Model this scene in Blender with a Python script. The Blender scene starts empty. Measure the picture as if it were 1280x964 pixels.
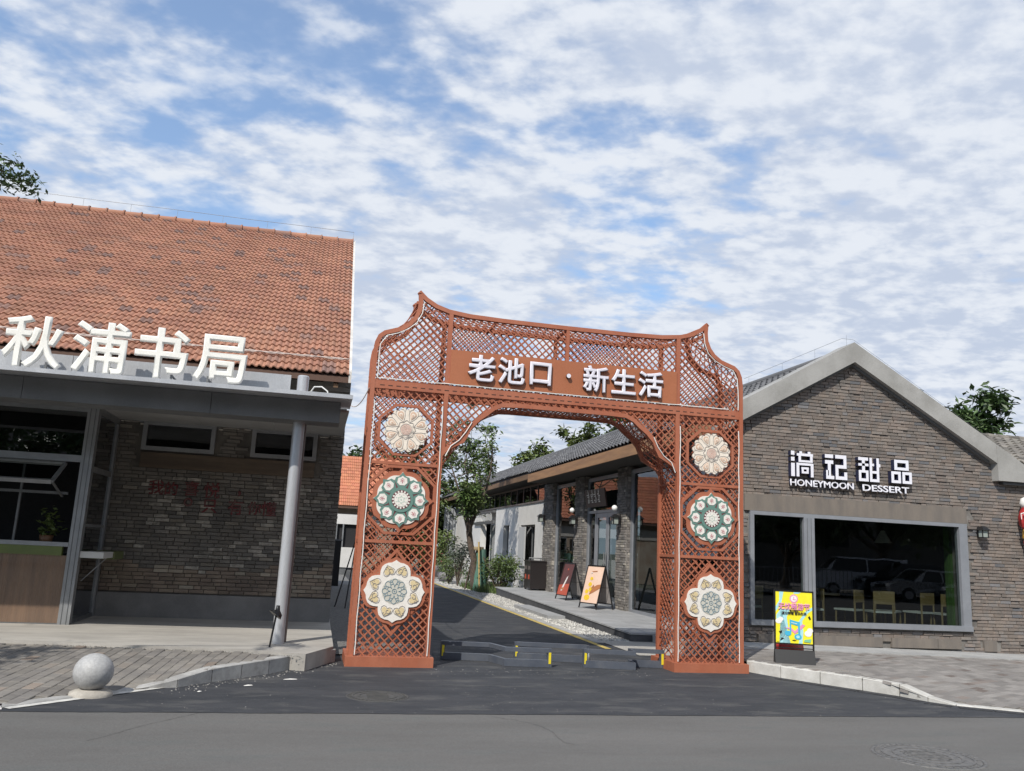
import bpy, bmesh, math, random
from mathutils import Vector, Matrix, noise as mnoise
R = math.radians
random.seed(7)
S = bpy.context.scene
col = S.collection
# ---------------------------------------------------------------- camera, world, sun
cam_d = bpy.data.cameras.new('camera'); cam = bpy.data.objects.new('camera', cam_d); col.objects.link(cam); S.camera = cam
cam_d.sensor_width = 36; cam_d.lens = 36 * 1049.37 / 1280; cam_d.clip_end = 3000; cam_d.clip_start = 0.05
def cam_axes(p, r, y):
    fwd = Vector((-math.sin(y) * math.cos(p), math.cos(y) * math.cos(p), math.sin(p)))
    right = Vector((math.cos(y), math.sin(y), 0)); up = right.cross(fwd)
    return math.cos(r) * right + math.sin(r) * up, -math.sin(r) * right + math.cos(r) * up, fwd
rt, up, fw = cam_axes(R(10.931), R(2.844), R(-12.548))
cam.matrix_world = Matrix(((rt.x, up.x, -fw.x, 0), (rt.y, up.y, -fw.y, 0), (rt.z, up.z, -fw.z, 1.6), (0, 0, 0, 1)))
S.view_settings.view_transform = 'Standard'; S.view_settings.look = 'None'
S.view_settings.exposure = 0.0; S.view_settings.gamma = 1.0
SUN_EL = 44.0
w = bpy.data.worlds.new('World'); S.world = w; w.use_nodes = True
nt = w.node_tree; N = nt.nodes; L = nt.links; N.clear()
def nd(t, **k):
    n = N.new(t)
    for a, b in k.items(): setattr(n, a, b)
    return n
out = nd('ShaderNodeOutputWorld'); bg = nd('ShaderNodeBackground'); bg.inputs[1].default_value = 0.15
sky = nd('ShaderNodeTexSky', sky_type='NISHITA', sun_disc=False); sky.sun_elevation = R(SUN_EL); sky.sun_rotation = R(216.9)
sky.air_density = 1.0; sky.dust_density = 0.6; sky.ozone_density = 2.0
tc = nd('ShaderNodeTexCoord'); sep = nd('ShaderNodeSeparateXYZ'); L.new(tc.outputs['Generated'], sep.inputs[0])
def mth(op, a, b=None, c=None):
    n = nd('ShaderNodeMath', operation=op)
    for i, v in enumerate((a, b, c)):
        if v is None: continue
        if isinstance(v, (int, float)): n.inputs[i].default_value = v
        else: L.new(v, n.inputs[i])
    return n.outputs[0]
zc = mth('ADD', mth('MAXIMUM', sep.outputs[2], 0.0), 0.16)
cx = mth('DIVIDE', sep.outputs[0], zc); cy = mth('DIVIDE', sep.outputs[1], zc)
cmb = nd('ShaderNodeCombineXYZ'); L.new(cx, cmb.inputs[0]); L.new(cy, cmb.inputs[1])
mp = nd('ShaderNodeMapping'); L.new(cmb.outputs[0], mp.inputs[0]); mp.inputs['Rotation'].default_value = (0, 0, R(35)); mp.inputs['Scale'].default_value = (1.0, 1.25, 1); mp.inputs['Location'].default_value = (41.1, 7.7, 0)
def noi(vec, sc, det, ro, dist=0.0):
    n = nd('ShaderNodeTexNoise'); L.new(vec, n.inputs['Vector']); n.inputs['Scale'].default_value = sc
    n.inputs['Detail'].default_value = det; n.inputs['Roughness'].default_value = ro; n.inputs['Distortion'].default_value = dist
    return n.outputs['Fac']
def ramp(x, a, b, c, d, smooth=True):
    n = nd('ShaderNodeMapRange', interpolation_type='SMOOTHSTEP' if smooth else 'LINEAR'); L.new(x, n.inputs[0])
    for i, v in enumerate((a, b, c, d)): n.inputs[i + 1].default_value = v
    return n.outputs[0]
n1 = noi(mp.outputs[0], 1.5, 5, 0.55, 0.2)          # where the sheet opens
n2 = noi(mp.outputs[0], 6.2, 4, 0.5, 0.1)         # altocumulus lumps
n3 = noi(mp.outputs[0], 17.0, 5, 0.55, 0.1)          # fine mottling
hz = mth('POWER', mth('SUBTRACT', 1.0, mth('MAXIMUM', sep.outputs[2], 0.0)), 4.0)
dens = mth('ADD', mth('ADD', mth('MULTIPLY', n1, 1.25), mth('MULTIPLY', n2, 0.62)), mth('MULTIPLY', n3, 0.30))
dens = mth('ADD', mth('ADD', dens, mth('MULTIPLY', hz, 0.16)), mth('MULTIPLY', sep.outputs[0], 0.20))
cover = ramp(dens, 0.87, 1.17, 0.22, 1.0)
lump = mth('ADD', mth('MULTIPLY', n2, 0.65), mth('MULTIPLY', n3, 0.45))
ccol = nd('ShaderNodeMix', data_type='RGBA'); L.new(ramp(lump, 0.44, 0.66, 0.0, 1.0), ccol.inputs[0])
ccol.inputs[6].default_value = (3.7, 4.2, 5.15, 1); ccol.inputs[7].default_value = (5.3, 5.6, 6.1, 1)
blue = nd('ShaderNodeMix', data_type='RGBA'); L.new(hz, blue.inputs[0]); blue.inputs[7].default_value = (3.0, 4.1, 5.6, 1)
skc = nd('ShaderNodeMix', data_type='RGBA', blend_type='MULTIPLY'); skc.inputs[0].default_value = 1.0; L.new(sky.outputs[0], skc.inputs[6]); skc.inputs[7].default_value = (0.95, 1.2, 1.35, 1)
L.new(skc.outputs[2], blue.inputs[6])
mx = nd('ShaderNodeMix', data_type='RGBA'); L.new(cover, mx.inputs[0]); L.new(blue.outputs[2], mx.inputs[6]); L.new(ccol.outputs[2], mx.inputs[7])
low = nd('ShaderNodeMix', data_type='RGBA'); L.new(ramp(sep.outputs[2], 0.0, 0.10, 0.0, 1.0), low.inputs[0]); low.inputs[6].default_value = (4.5, 5.0, 5.8, 1); L.new(mx.outputs[2], low.inputs[7])
L.new(low.outputs[2], bg.inputs[0]); L.new(bg.outputs[0], out.inputs[0])
sd = bpy.data.lights.new('sun', 'SUN'); sd.energy = 4.5; sd.angle = R(0.5); sd.color = (1.0, 0.945, 0.86)
so = bpy.data.objects.new('sun', sd); col.objects.link(so)
ce = math.cos(R(SUN_EL)); sdir = Vector((0.6 * ce, 0.8 * ce, -math.sin(R(SUN_EL))))
so.rotation_mode = 'QUATERNION'; so.rotation_quaternion = sdir.to_track_quat('-Z', 'Y'); so.location = (-20, -25, 30)

# ---------------------------------------------------------------- materials
MATS = {}
def mat(name, c, rough=0.7, var=0.0, c2=None, scale=6.0, bump=0.0, bscale=60.0, metal=0.0, rnd=0.0, spec=0.5, stain=None, stretch=(1, 1, 1), c3=None, coat=0.0, grain=0.12):
    """c / c2 mixed by noise; rnd = per piece brightness change (object random + face attribute 'rnd'); c3 = odd pieces."""
    if name in MATS: return MATS[name]
    m = bpy.data.materials.new(name); m.use_nodes = True; t = m.node_tree; n = t.nodes; l = t.links
    b = n['Principled BSDF']; b.inputs['Roughness'].default_value = rough; b.inputs['Metallic'].default_value = metal
    b.inputs['Specular IOR Level'].default_value = spec; b.inputs['Coat Weight'].default_value = coat
    tcn = n.new('ShaderNodeTexCoord'); geo = n.new('ShaderNodeNewGeometry')
    mpn = n.new('ShaderNodeMapping'); mpn.inputs['Scale'].default_value = stretch; l.new(geo.outputs['Position'], mpn.inputs[0])
    def nz(sc, det=5, ro=0.6):
        q = n.new('ShaderNodeTexNoise'); q.inputs['Scale'].default_value = sc; q.inputs['Detail'].default_value = det; q.inputs['Roughness'].default_value = ro
        l.new(mpn.outputs[0], q.inputs['Vector']); return q.outputs['Fac']
    def mix(f, a, bb, mode='MIX'):
        q = n.new('ShaderNodeMix'); q.data_type = 'RGBA'; q.blend_type = mode
        for i, v in ((0, f), (6, a), (7, bb)):
            if isinstance(v, (int, float)): q.inputs[i].default_value = v
            elif isinstance(v, tuple): q.inputs[i].default_value = (*v, 1) if len(v) == 3 else v
            else: l.new(v, q.inputs[i])
        return q.outputs[2]
    def rng(x, a, bb, c_=0.0, d=1.0):
        q = n.new('ShaderNodeMapRange'); l.new(x, q.inputs[0]); q.inputs[1].default_value = a; q.inputs[2].default_value = bb; q.inputs[3].default_value = c_; q.inputs[4].default_value = d
        return q.outputs[0]
    if c2 is None: c2 = tuple(v * (1 - var) for v in c)
    colr = mix(rng(nz(scale), 0.38, 0.62), c, c2)
    if rnd or c3:
        oi = n.new('ShaderNodeObjectInfo'); at = n.new('ShaderNodeAttribute'); at.attribute_name = 'rnd'
        ad = n.new('ShaderNodeMath'); ad.operation = 'ADD'; l.new(oi.outputs['Random'], ad.inputs[0]); l.new(at.outputs['Fac'], ad.inputs[1])
        fr = n.new('ShaderNodeMath'); fr.operation = 'FRACT'; l.new(ad.outputs[0], fr.inputs[0])
        if c3:
            colr = mix(rng(fr.outputs[0], 0.86, 0.97), colr, c3)
        f2 = n.new('ShaderNodeMath'); f2.operation = 'MULTIPLY'; l.new(fr.outputs[0], f2.inputs[0]); f2.inputs[1].default_value = 7.31
        f3 = n.new('ShaderNodeMath'); f3.operation = 'FRACT'; l.new(f2.outputs[0], f3.inputs[0])
        hv = n.new('ShaderNodeHueSaturation'); l.new(colr, hv.inputs['Color']); l.new(rng(f3.outputs[0], 0, 1, 1 - rnd, 1 + rnd), hv.inputs['Value'])
        l.new(rng(fr.outputs[0], 0, 1, 0.5 - rnd * 0.03, 0.5 + rnd * 0.03), hv.inputs['Hue'])
        colr = hv.outputs[0]
    if stain: 
        sc_, amt, cc = stain
        colr = mix(rng(nz(sc_, 7, 0.65), 0.52, 0.72, 0, amt), colr, cc)
    # fine grain
    g = n.new('ShaderNodeHueSaturation'); l.new(colr, g.inputs['Color']); l.new(rng(nz(bscale * 1.7, 3, 0.7), 0.25, 0.75, 1 - grain, 1 + grain), g.inputs['Value']); colr = g.outputs[0]
    l.new(colr, b.inputs['Base Color'])
    l.new(rng(nz(scale * 2.3), 0.3, 0.7, max(0.02, rough - 0.09), min(1, rough + 0.09)), b.inputs['Roughness'])
    if bump:
        bp = n.new('ShaderNodeBump'); bp.inputs['Strength'].default_value = 1.0; bp.inputs['Distance'].default_value = bump
        l.new(nz(bscale, 4, 0.65), bp.inputs['Height']); l.new(bp.outputs[0], b.inputs['Normal'])
    MATS[name] = m; return m
def flat(name, c, rough=0.5, metal=0.0, spec=0.5): return mat(name, c, rough, var=0.06, scale=20, metal=metal, spec=spec, bscale=120)
def glass_mat(name, tint, refl=0.0, rough=0.0, mul=1.6):
    if name in MATS: return MATS[name]
    m = bpy.data.materials.new(name); m.use_nodes = True; t = m.node_tree; n = t.nodes; l = t.links; n.clear()
    o = n.new('ShaderNodeOutputMaterial'); tr = n.new('ShaderNodeBsdfTransparent'); tr.inputs[0].default_value = (*tint, 1)
    gl = n.new('ShaderNodeBsdfGlossy'); gl.inputs['Roughness'].default_value = rough; gl.inputs[0].default_value = (0.92, 0.95, 1, 1)
    fr = n.new('ShaderNodeFresnel'); fr.inputs[0].default_value = 1.5
    bp = n.new('ShaderNodeBump'); nz = n.new('ShaderNodeTexNoise'); nz.inputs['Scale'].default_value = 0.9; geo = n.new('ShaderNodeNewGeometry'); l.new(geo.outputs['Position'], nz.inputs['Vector'])
    bp.inputs['Distance'].default_value = 0.0015; l.new(nz.outputs['Fac'], bp.inputs['Height']); l.new(bp.outputs[0], gl.inputs['Normal'])
    ad = n.new('ShaderNodeMath'); ad.operation = 'MULTIPLY_ADD'; ad.use_clamp = True; l.new(fr.outputs[0], ad.inputs[0]); ad.inputs[1].default_value = mul; ad.inputs[2].default_value = refl
    bf = n.new('ShaderNodeMath'); bf.operation = 'SUBTRACT'; bf.inputs[0].default_value = 1.0; l.new(geo.outputs['Backfacing'], bf.inputs[1])
    mf = n.new('ShaderNodeMath'); mf.operation = 'MULTIPLY'; l.new(ad.outputs[0], mf.inputs[0]); l.new(bf.outputs[0], mf.inputs[1])
    mx = n.new('ShaderNodeMixShader'); l.new(mf.outputs[0], mx.inputs[0]); l.new(tr.outputs[0], mx.inputs[1]); l.new(gl.outputs[0], mx.inputs[2]); l.new(mx.outputs[0], o.inputs[0])
    MATS[name] = m; return m

# ---------------------------------------------------------------- mesh building
class MB:
    def __init__(s): s.v = []; s.f = []; s.r = []; s.m = []; s.sm = []
    def add(s, vs, fs, r=None, mi=0, smooth=False):
        b = len(s.v); s.v += [tuple(v) for v in vs]; r = random.random() if r is None else r
        for f in fs: s.f.append(tuple(i + b for i in f)); s.r.append(r); s.m.append(mi); s.sm.append(smooth)
        return s
    def box(s, x0, y0, z0, x1, y1, z1, r=None, mi=0):
        return s.add([(x0, y0, z0), (x1, y0, z0), (x1, y1, z0), (x0, y1, z0), (x0, y0, z1), (x1, y0, z1), (x1, y1, z1), (x0, y1, z1)],
                     [(0, 3, 2, 1), (4, 5, 6, 7), (0, 1, 5, 4), (1, 2, 6, 5), (2, 3, 7, 6), (3, 0, 4, 7)], r, mi)
    def bar(s, a, b, wd, th, upv=(0, 0, 1), r=None, mi=0):
        """box beam from a to b; wd across, th along upv"""
        a = Vector(a); b = Vector(b); d = (b - a).normalized(); u = Vector(upv); sx = d.cross(u)
        if sx.length < 1e-4: sx = d.cross(Vector((1, 0, 0)))
        sx.normalize(); u = sx.cross(d).normalized(); x = sx * wd / 2; y = u * th / 2
        return s.add([a - x - y, a + x - y, a + x + y, a - x + y, b - x - y, b + x - y, b + x + y, b - x + y],
                     [(0, 1, 2, 3), (7, 6, 5, 4), (0, 4, 5, 1), (1, 5, 6, 2), (2, 6, 7, 3), (3, 7, 4, 0)], r, mi)
    def tube(s, pts, rad, n=8, r=None, mi=0, cap=True, smooth=True):
        pts = [Vector(p) for p in pts]; rs = rad if isinstance(rad, (list, tuple)) else [rad] * len(pts); vs = []; prev = None
        for i, p in enumerate(pts):
            d = (pts[min(i + 1, len(pts) - 1)] - pts[max(i - 1, 0)]).normalized()
            if prev is None: a = d.cross(Vector((0.3, 0.1, 1)) if abs(d.z) < 0.9 else Vector((1, 0, 0))).normalized()
            else: a = (prev - d * prev.dot(d)).normalized()
            prev = a; b = d.cross(a)
            for k in range(n): t = 2 * math.pi * k / n; vs.append(p + (a * math.cos(t) + b * math.sin(t)) * rs[i])
        fs = [(i * n + k, i * n + (k + 1) % n, (i + 1) * n + (k + 1) % n, (i + 1) * n + k) for i in range(len(pts) - 1) for k in range(n)]
        s.add(vs, fs, r, mi, smooth)
        if cap: s.add(vs[:n], [tuple(range(n))[::-1]], r, mi); s.add(vs[-n:], [tuple(range(n))], r, mi)
        return s
    def prism(s, poly, y0, y1, r=None, mi=0):
        """polygon (x,z) extruded along y from y0 (front) to y1"""
        n = len(poly); A = sum(poly[i][0] * poly[(i + 1) % n][1] - poly[(i + 1) % n][0] * poly[i][1] for i in range(n))
        if A < 0: poly = poly[::-1]
        vs = [(x, y0, z) for x, z in poly] + [(x, y1, z) for x, z in poly]
        return s.add(vs, [tuple(range(n)), tuple(range(2 * n - 1, n - 1, -1))] + [(i, i + n, (i + 1) % n + n, (i + 1) % n) for i in range(n)], r, mi)
    def prismx(s, poly, x0, x1, r=None, mi=0):
        """polygon (y,z) extruded along x"""
        n = len(poly); vs = [(x0, y, z) for y, z in poly] + [(x1, y, z) for y, z in poly]
        return s.add(vs, [tuple(range(n))[::-1], tuple(range(n, 2 * n))] + [(i, (i + 1) % n, (i + 1) % n + n, i + n) for i in range(n)], r, mi)
    def ribbon(s, pts, wd, y0, y1, closed=False, r=None, mi=0):
        """flat band following (x,z) points, extruded from y0 to y1"""
        n = len(pts); P = [Vector((p[0], p[1])) for p in pts]; Lr = []; Rr = []
        for i in range(n):
            a = P[i - 1] if (i > 0 or closed) else P[i]; b = P[(i + 1) % n] if (i < n - 1 or closed) else P[i]
            d = (b - a); d = d.normalized() if d.length > 1e-9 else Vector((1, 0)); q = Vector((-d.y, d.x)) * wd / 2
            if 0 < i < n - 1 or closed:
                d1 = (P[i] - a).normalized() if (P[i] - a).length > 1e-9 else d; c = max(0.45, d1.dot(d)); q = q / c
            Lr.append(P[i] + q); Rr.append(P[i] - q)
        vs = []
        for a, b in zip(Lr, Rr): vs += [(a.x, y0, a.y), (b.x, y0, b.y), (b.x, y1, b.y), (a.x, y1, a.y)]
        fs = []
        for i in range(n if closed else n - 1):
            j = ((i + 1) % n) * 4; i4 = i * 4
            fs += [(i4, i4 + 1, j + 1, j), (i4 + 1, i4 + 2, j + 2, j + 1), (i4 + 2, i4 + 3, j + 3, j + 2), (i4 + 3, i4, j, j + 3)]
        if not closed: fs += [(3, 2, 1, 0), (n * 4 - 4, n * 4 - 3, n * 4 - 2, n * 4 - 1)]
        return s.add(vs, fs, r, mi)
    def lathe(s, prof, c=(0, 0, 0), n=32, r=None, mi=0, smooth=True):
        vs = [(c[0] + p * math.cos(2 * math.pi * k / n), c[1] + p * math.sin(2 * math.pi * k / n), c[2] + z) for p, z in prof for k in range(n)]
        return s.add(vs, [(i * n + k, i * n + (k + 1) % n, (i + 1) * n + (k + 1) % n, (i + 1) * n + k) for i in range(len(prof) - 1) for k in range(n)], r, mi, smooth)
    def mesh(s, name, m):
        me = bpy.data.meshes.new(name); me.from_pydata(s.v, [], s.f); ms = m if isinstance(m, (list, tuple)) else [m]
        for x in ms: me.materials.append(x)
        a = me.attributes.new('rnd', 'FLOAT', 'FACE'); a.data.foreach_set('value', s.r)
        me.polygons.foreach_set('material_index', s.m); me.polygons.foreach_set('use_smooth', s.sm); me.update(); return me
    def obj(s, name, m, parent=None, **k): return link(name, s.mesh(name, m), parent, **k)
def link(name, data, parent=None, loc=None, rz=None, **k):
    o = bpy.data.objects.new(name, data); col.objects.link(o)
    if parent is not None: o.parent = parent
    if loc is not None: o.location = loc
    if rz is not None: o.rotation_euler[2] = rz
    for a, b in k.items(): o[a] = b
    return o
def thing(name, label, category, group=None, loc=(0, 0, 0), rz=0):
    o = link(name, None, None, loc, rz, label=label, category=category); o.empty_display_size = 0.2
    if group: o['group'] = group
    return o
def tag(o, label, category, group=None):
    o['label'] = label; o['category'] = category
    if group: o['group'] = group
    return o
def kids(o): return [c for c in bpy.data.objects if c.parent == o]
def dup(root, loc, rz, label):
    r = root.copy(); col.objects.link(r); r.location = loc; r.rotation_euler[2] = rz; r['label'] = label
    for ch in kids(root):
        c = ch.copy(); col.objects.link(c); c.parent = r
        for g in kids(ch):
            d = g.copy(); col.objects.link(d); d.parent = c
    return r
def pieces(name, proto_mb, mt, places, parent, rest_name, key=lambda p: 0, limit=300):
    """places: list of Matrix; nearest/largest 'limit' become instances of one shared mesh, the rest one joined part"""
    places = sorted(places, key=key); me = proto_mb.mesh(name, mt)
    for M_ in places[:limit]:
        o = bpy.data.objects.new(name, me); col.objects.link(o); o.parent = parent; o.matrix_local = M_
    rest = places[limit:]
    if rest:
        mb = MB()
        for M_ in rest:
            mb.add([M_ @ Vector(v) for v in proto_mb.v], proto_mb.f, random.random(), 0, False)
        mb.obj(rest_name, mt, parent, kind='stuff')
def T(x, y, z, rx=0, ry=0, rz=0, s=(1, 1, 1)):
    return Matrix.Translation((x, y, z)) @ Matrix.Rotation(rz, 4, 'Z') @ Matrix.Rotation(ry, 4, 'Y') @ Matrix.Rotation(rx, 4, 'X') @ Matrix.Diagonal((*s, 1))
def near(M_): t = M_.to_translation(); return (t - Vector((0, 0, 1.6))).length
def interp(x, tab):
    if x <= tab[0][0]: return tab[0][1]
    for (a, b), (c, d) in zip(tab, tab[1:]):
        if x <= c: return b + (d - b) * (x - a) / (c - a) if c > a else d
    return tab[-1][1]
def text(name, body, size, m, parent, loc, depth=0.03, bold=0.0, face='-Y', sx=1.0, fit=None, **k):
    cu = bpy.data.curves.new('t', 'FONT'); cu.body = body; cu.size = size; cu.extrude = max(depth / 2 - bold, .0005); cu.bevel_depth = bold; cu.bevel_resolution = 0; cu.resolution_u = 4
    cu.align_x = 'CENTER'; cu.align_y = 'CENTER'
    to = bpy.data.objects.new('t', cu); col.objects.link(to); dg = bpy.context.evaluated_depsgraph_get()
    me = bpy.data.meshes.new_from_object(to.evaluated_get(dg)); bpy.data.objects.remove(to); bpy.data.curves.remove(cu)
    xs = [v.co.x for v in me.vertices]; ys = [v.co.y for v in me.vertices]
    if xs:
        if fit: sx = fit / (max(xs) - min(xs))
        mx_ = (min(xs) + max(xs)) / 2; my_ = (min(ys) + max(ys)) / 2
        for v in me.vertices: v.co.x = (v.co.x - mx_) * sx; v.co.y -= my_
    rot = Matrix.Rotation(R(90), 4, 'X') if face == '-Y' else Matrix.Rotation(R(-90), 4, 'Z') @ Matrix.Rotation(R(90), 4, 'X')
    me.transform(rot); me.materials.clear(); me.materials.append(m); me.name = name
    return link(name, me, parent, loc, **k)
def leaves(n_pts, size, m, parent=None, name='foliage', flat_=0.5, asp=0.45):
    """one small folded leaf pair of faces at every (point, clump shade)"""
    mb = MB()
    for p, sh in n_pts:
        d = Vector((random.gauss(0, 1), random.gauss(0, 1), random.gauss(0, 0.5) - 0.35)).normalized()
        s_ = d.cross(Vector((random.gauss(0, .5), random.gauss(0, .5), 1))).normalized(); nrm = s_.cross(d)
        l_ = size * random.uniform(0.45, 1.5); w_ = l_ * asp; p = Vector(p)
        mb.add([p, p + d * l_ * .5 + s_ * w_ * .5 + nrm * w_ * .12, p + d * l_, p + d * l_ * .5 - s_ * w_ * .5 + nrm * w_ * .12, p + d * l_ * .45 - nrm * w_ * .1],
               [(0, 4, 1), (1, 4, 2), (2, 4, 3), (3, 4, 0)], sh)
    return mb.obj(name, m, parent)
M_leaf = mat('leaf_green', (0.065, 0.105, 0.028), 0.5, c2=(0.105, 0.145, 0.04), scale=1.4, rnd=0.42, bscale=30)
M_leaf_d = mat('leaf_dark', (0.042, 0.078, 0.024), 0.5, c2=(0.072, 0.115, 0.036), scale=1.2, rnd=0.4, bscale=30)
M_leaf_y = mat('leaf_light', (0.085, 0.125, 0.03), 0.55, c2=(0.12, 0.15, 0.045), scale=2, rnd=0.35, bscale=30)
M_bark = mat('bark', (0.13, 0.095, 0.07), 0.9, c2=(0.07, 0.055, 0.045), scale=14, bump=0.01, bscale=40)
def make_tree(name, label, base, h, crown_r, trunk_r, nleaf, leaf, lm, seed, group=None, crown_base=0.4, lean=(0, 0), cat='tree', squash=1.0, gap=0.0, cone=False):
    random.seed(seed); t = thing(name, label, cat, group, base); tb = MB(); tips = []
    top = Vector((lean[0], lean[1], h * 0.72)); fork = top * crown_base / 0.72
    trunk = [Vector((0, 0, -0.1))] + [fork * (i / 4) + Vector((random.uniform(-1, 1), random.uniform(-1, 1), 0)) * trunk_r * 0.5 for i in range(1, 5)]
    tb.tube(trunk, [trunk_r * 1.25, trunk_r, trunk_r * .92, trunk_r * .85, trunk_r * .8], 9)
    nb = 7 if crown_r > 1 else 5
    cz = h * (crown_base + 1) / 2; hz = h * (1 - crown_base) / 2
    def inside(p):
        if p.z < fork.z: return p
        q = Vector(((p.x - lean[0]) / crown_r, (p.y - lean[1]) / crown_r, (p.z - cz) / hz))
        if q.length > .92: q = q * (.92 / q.length); return Vector((q.x * crown_r + lean[0], q.y * crown_r + lean[1], max(q.z * hz + cz, fork.z)))
        return p
    for i in range(nb):
        a = 2 * math.pi * i / nb + random.uniform(-.4, .4); e = random.uniform(0.25, 1.2) if i else 1.5
        ln = crown_r * random.uniform(.75, 1.1) * (1 if e < 1 else (h * (1 - crown_base)) / crown_r * .7)
        st = trunk[-1].copy() if i % 2 == 0 else trunk[-2].lerp(trunk[-1], .7); p = st.copy(); pts = [p.copy()]
        dv = Vector((math.cos(a) * math.cos(e), math.sin(a) * math.cos(e), math.sin(e)))
        for k in range(5):
            dv = (dv + Vector((random.gauss(0, .18), random.gauss(0, .18), random.gauss(.07, .12)))).normalized(); p = inside(p + dv * ln / 5); pts.append(p.copy())
            if k >= 1:
                for q in range(2):
                    sv = (dv + Vector((random.gauss(0, .8), random.gauss(0, .8), random.gauss(0.1, .5)))).normalized(); s1 = inside(p + sv * ln * .28); s2 = inside(s1 + (sv + Vector((random.gauss(0, .5), random.gauss(0, .5), random.gauss(0, .4)))).normalized() * ln * .2)
                    tb.tube([p, s1, s2], [trunk_r * .16, trunk_r * .09, trunk_r * .03], 4, cap=False); tips += [s1, s2]
        tb.tube(pts, [trunk_r * .55, trunk_r * .42, trunk_r * .32, trunk_r * .22, trunk_r * .14, trunk_r * .06], 6, cap=False); tips += pts[3:]
    cz = h * (crown_base + 1) / 2; hz = h * (1 - crown_base) / 2
    clumps = []
    for p in tips:
        q = Vector(((p.x - lean[0]) / crown_r, (p.y - lean[1]) / crown_r, (p.z - cz) / hz)); 
        if q.length > 1: q = q / q.length * random.uniform(.8, 1)
        clumps.append(Vector((q.x * crown_r + lean[0], q.y * crown_r + lean[1], q.z * hz * squash + cz)))
    while len(clumps) < 60 + nleaf // 260:
        q = Vector((random.gauss(0, 1), random.gauss(0, 1), random.gauss(0, 1))).normalized() * random.uniform(.45, 1.0)
        taper = 1 - max(0, q.z) * (.85 if cone else .25)
        clumps.append(Vector((q.x * crown_r * taper + lean[0], q.y * crown_r * taper + lean[1], q.z * hz + cz)))
    pts = []; per = nleaf // len(clumps)
    for c in clumps:
        if random.random() < gap: continue
        cr = crown_r * random.uniform(.13, .26); sh = random.random()
        for _ in range(per):
            v = Vector((random.gauss(0, .5), random.gauss(0, .5), random.gauss(0, .36))) * cr
            pts.append((c + v, (sh * 0.3 + random.random() * .12) % 1))
    tb.obj('trunk', M_bark, t); leaves(pts, leaf, lm, t, 'crown'); return t

# ================================================================ SETTING
M_asph_new = mat('asphalt_new', (0.033, 0.036, 0.042), 0.82, c2=(0.048, 0.05, 0.056), scale=1.6, bump=0.004, bscale=170, stain=(1.9, 0.75, (0.11, 0.108, 0.104)), grain=.45, spec=0.35, stretch=(.7, 1.6, 1))
M_asph_old = mat('asphalt_old', (0.115, 0.112, 0.107), 0.85, c2=(0.138, 0.134, 0.128), scale=1.1, bump=0.006, bscale=110, stain=(2.2, 0.7, (0.095, 0.103, 0.10)), stretch=(0.35, 1.4, 1), spec=0.35, grain=.42)
M_conc = mat('concrete_pale', (0.40, 0.38, 0.345), 0.85, c2=(0.31, 0.295, 0.27), scale=1.7, bump=0.002, bscale=80, stain=(4.5, 0.4, (0.22, 0.20, 0.18)), stretch=(.6, 2.2, 1))
M_kerb = mat('kerb_concrete', (0.42, 0.415, 0.40), 0.85, c2=(0.30, 0.295, 0.285), scale=5, bump=0.003, bscale=70, rnd=0.12, stain=(6, 0.5, (0.17, 0.16, 0.15)))
M_soil = mat('joint_sand', (0.27, 0.25, 0.22), 0.95, var=0.35, scale=9, bump=0.004, bscale=90)
M_paver = mat('paver_grey_brown', (0.20, 0.185, 0.165), 0.88, c2=(0.155, 0.145, 0.135), scale=3, bump=0.003, bscale=90, rnd=0.16, c3=(0.22, 0.175, 0.145), stain=(1.7, 0.55, (0.26, 0.24, 0.21)))
def sheet(name, x0, y0, x1, y1, z, m, nx=1, ny=1, **k):
    mb = MB(); vs = [(x0 + (x1 - x0) * i / nx, y0 + (y1 - y0) * j / ny, z) for j in range(ny + 1) for i in range(nx + 1)]
    mb.add(vs, [(j * (nx + 1) + i, j * (nx + 1) + i + 1, (j + 1) * (nx + 1) + i + 1, (j + 1) * (nx + 1) + i) for j in range(ny) for i in range(nx)])
    return mb.obj(name, m, None, kind='structure', **k)
M_ground = mat('ground_far', (0.16, 0.15, 0.12), 0.95, c2=(0.10, 0.11, 0.07), scale=.3)
sheet('ground', -900, -900, 900, 900, -0.03, M_ground)
sheet('road_asphalt_old', -60, -9, 60, 8.45, -0.004, M_asph_old)
random.seed(9); mb = MB(); vs = []; nn_ = 560
for i in range(nn_ + 1):
    x = -13 + 22.2 * i / nn_; e = 8.44 + .022 * mnoise.noise(Vector((x * 1.3, 0, 0))) + .016 * mnoise.noise(Vector((x * 9, 4, 0))) + random.uniform(-.004, .004); vs += [(x, e, 0.0), (x, 15.2, 0.0)]
mb.add(vs, [(2 * i, 2 * i + 2, 2 * i + 3, 2 * i + 1) for i in range(nn_)]); mb.obj('road_asphalt_new', M_asph_new, None, kind='structure')
M_tar = mat('crack_sealer', (0.06, 0.06, 0.06), .6, var=.3, scale=9)
mb = MB()
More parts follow.
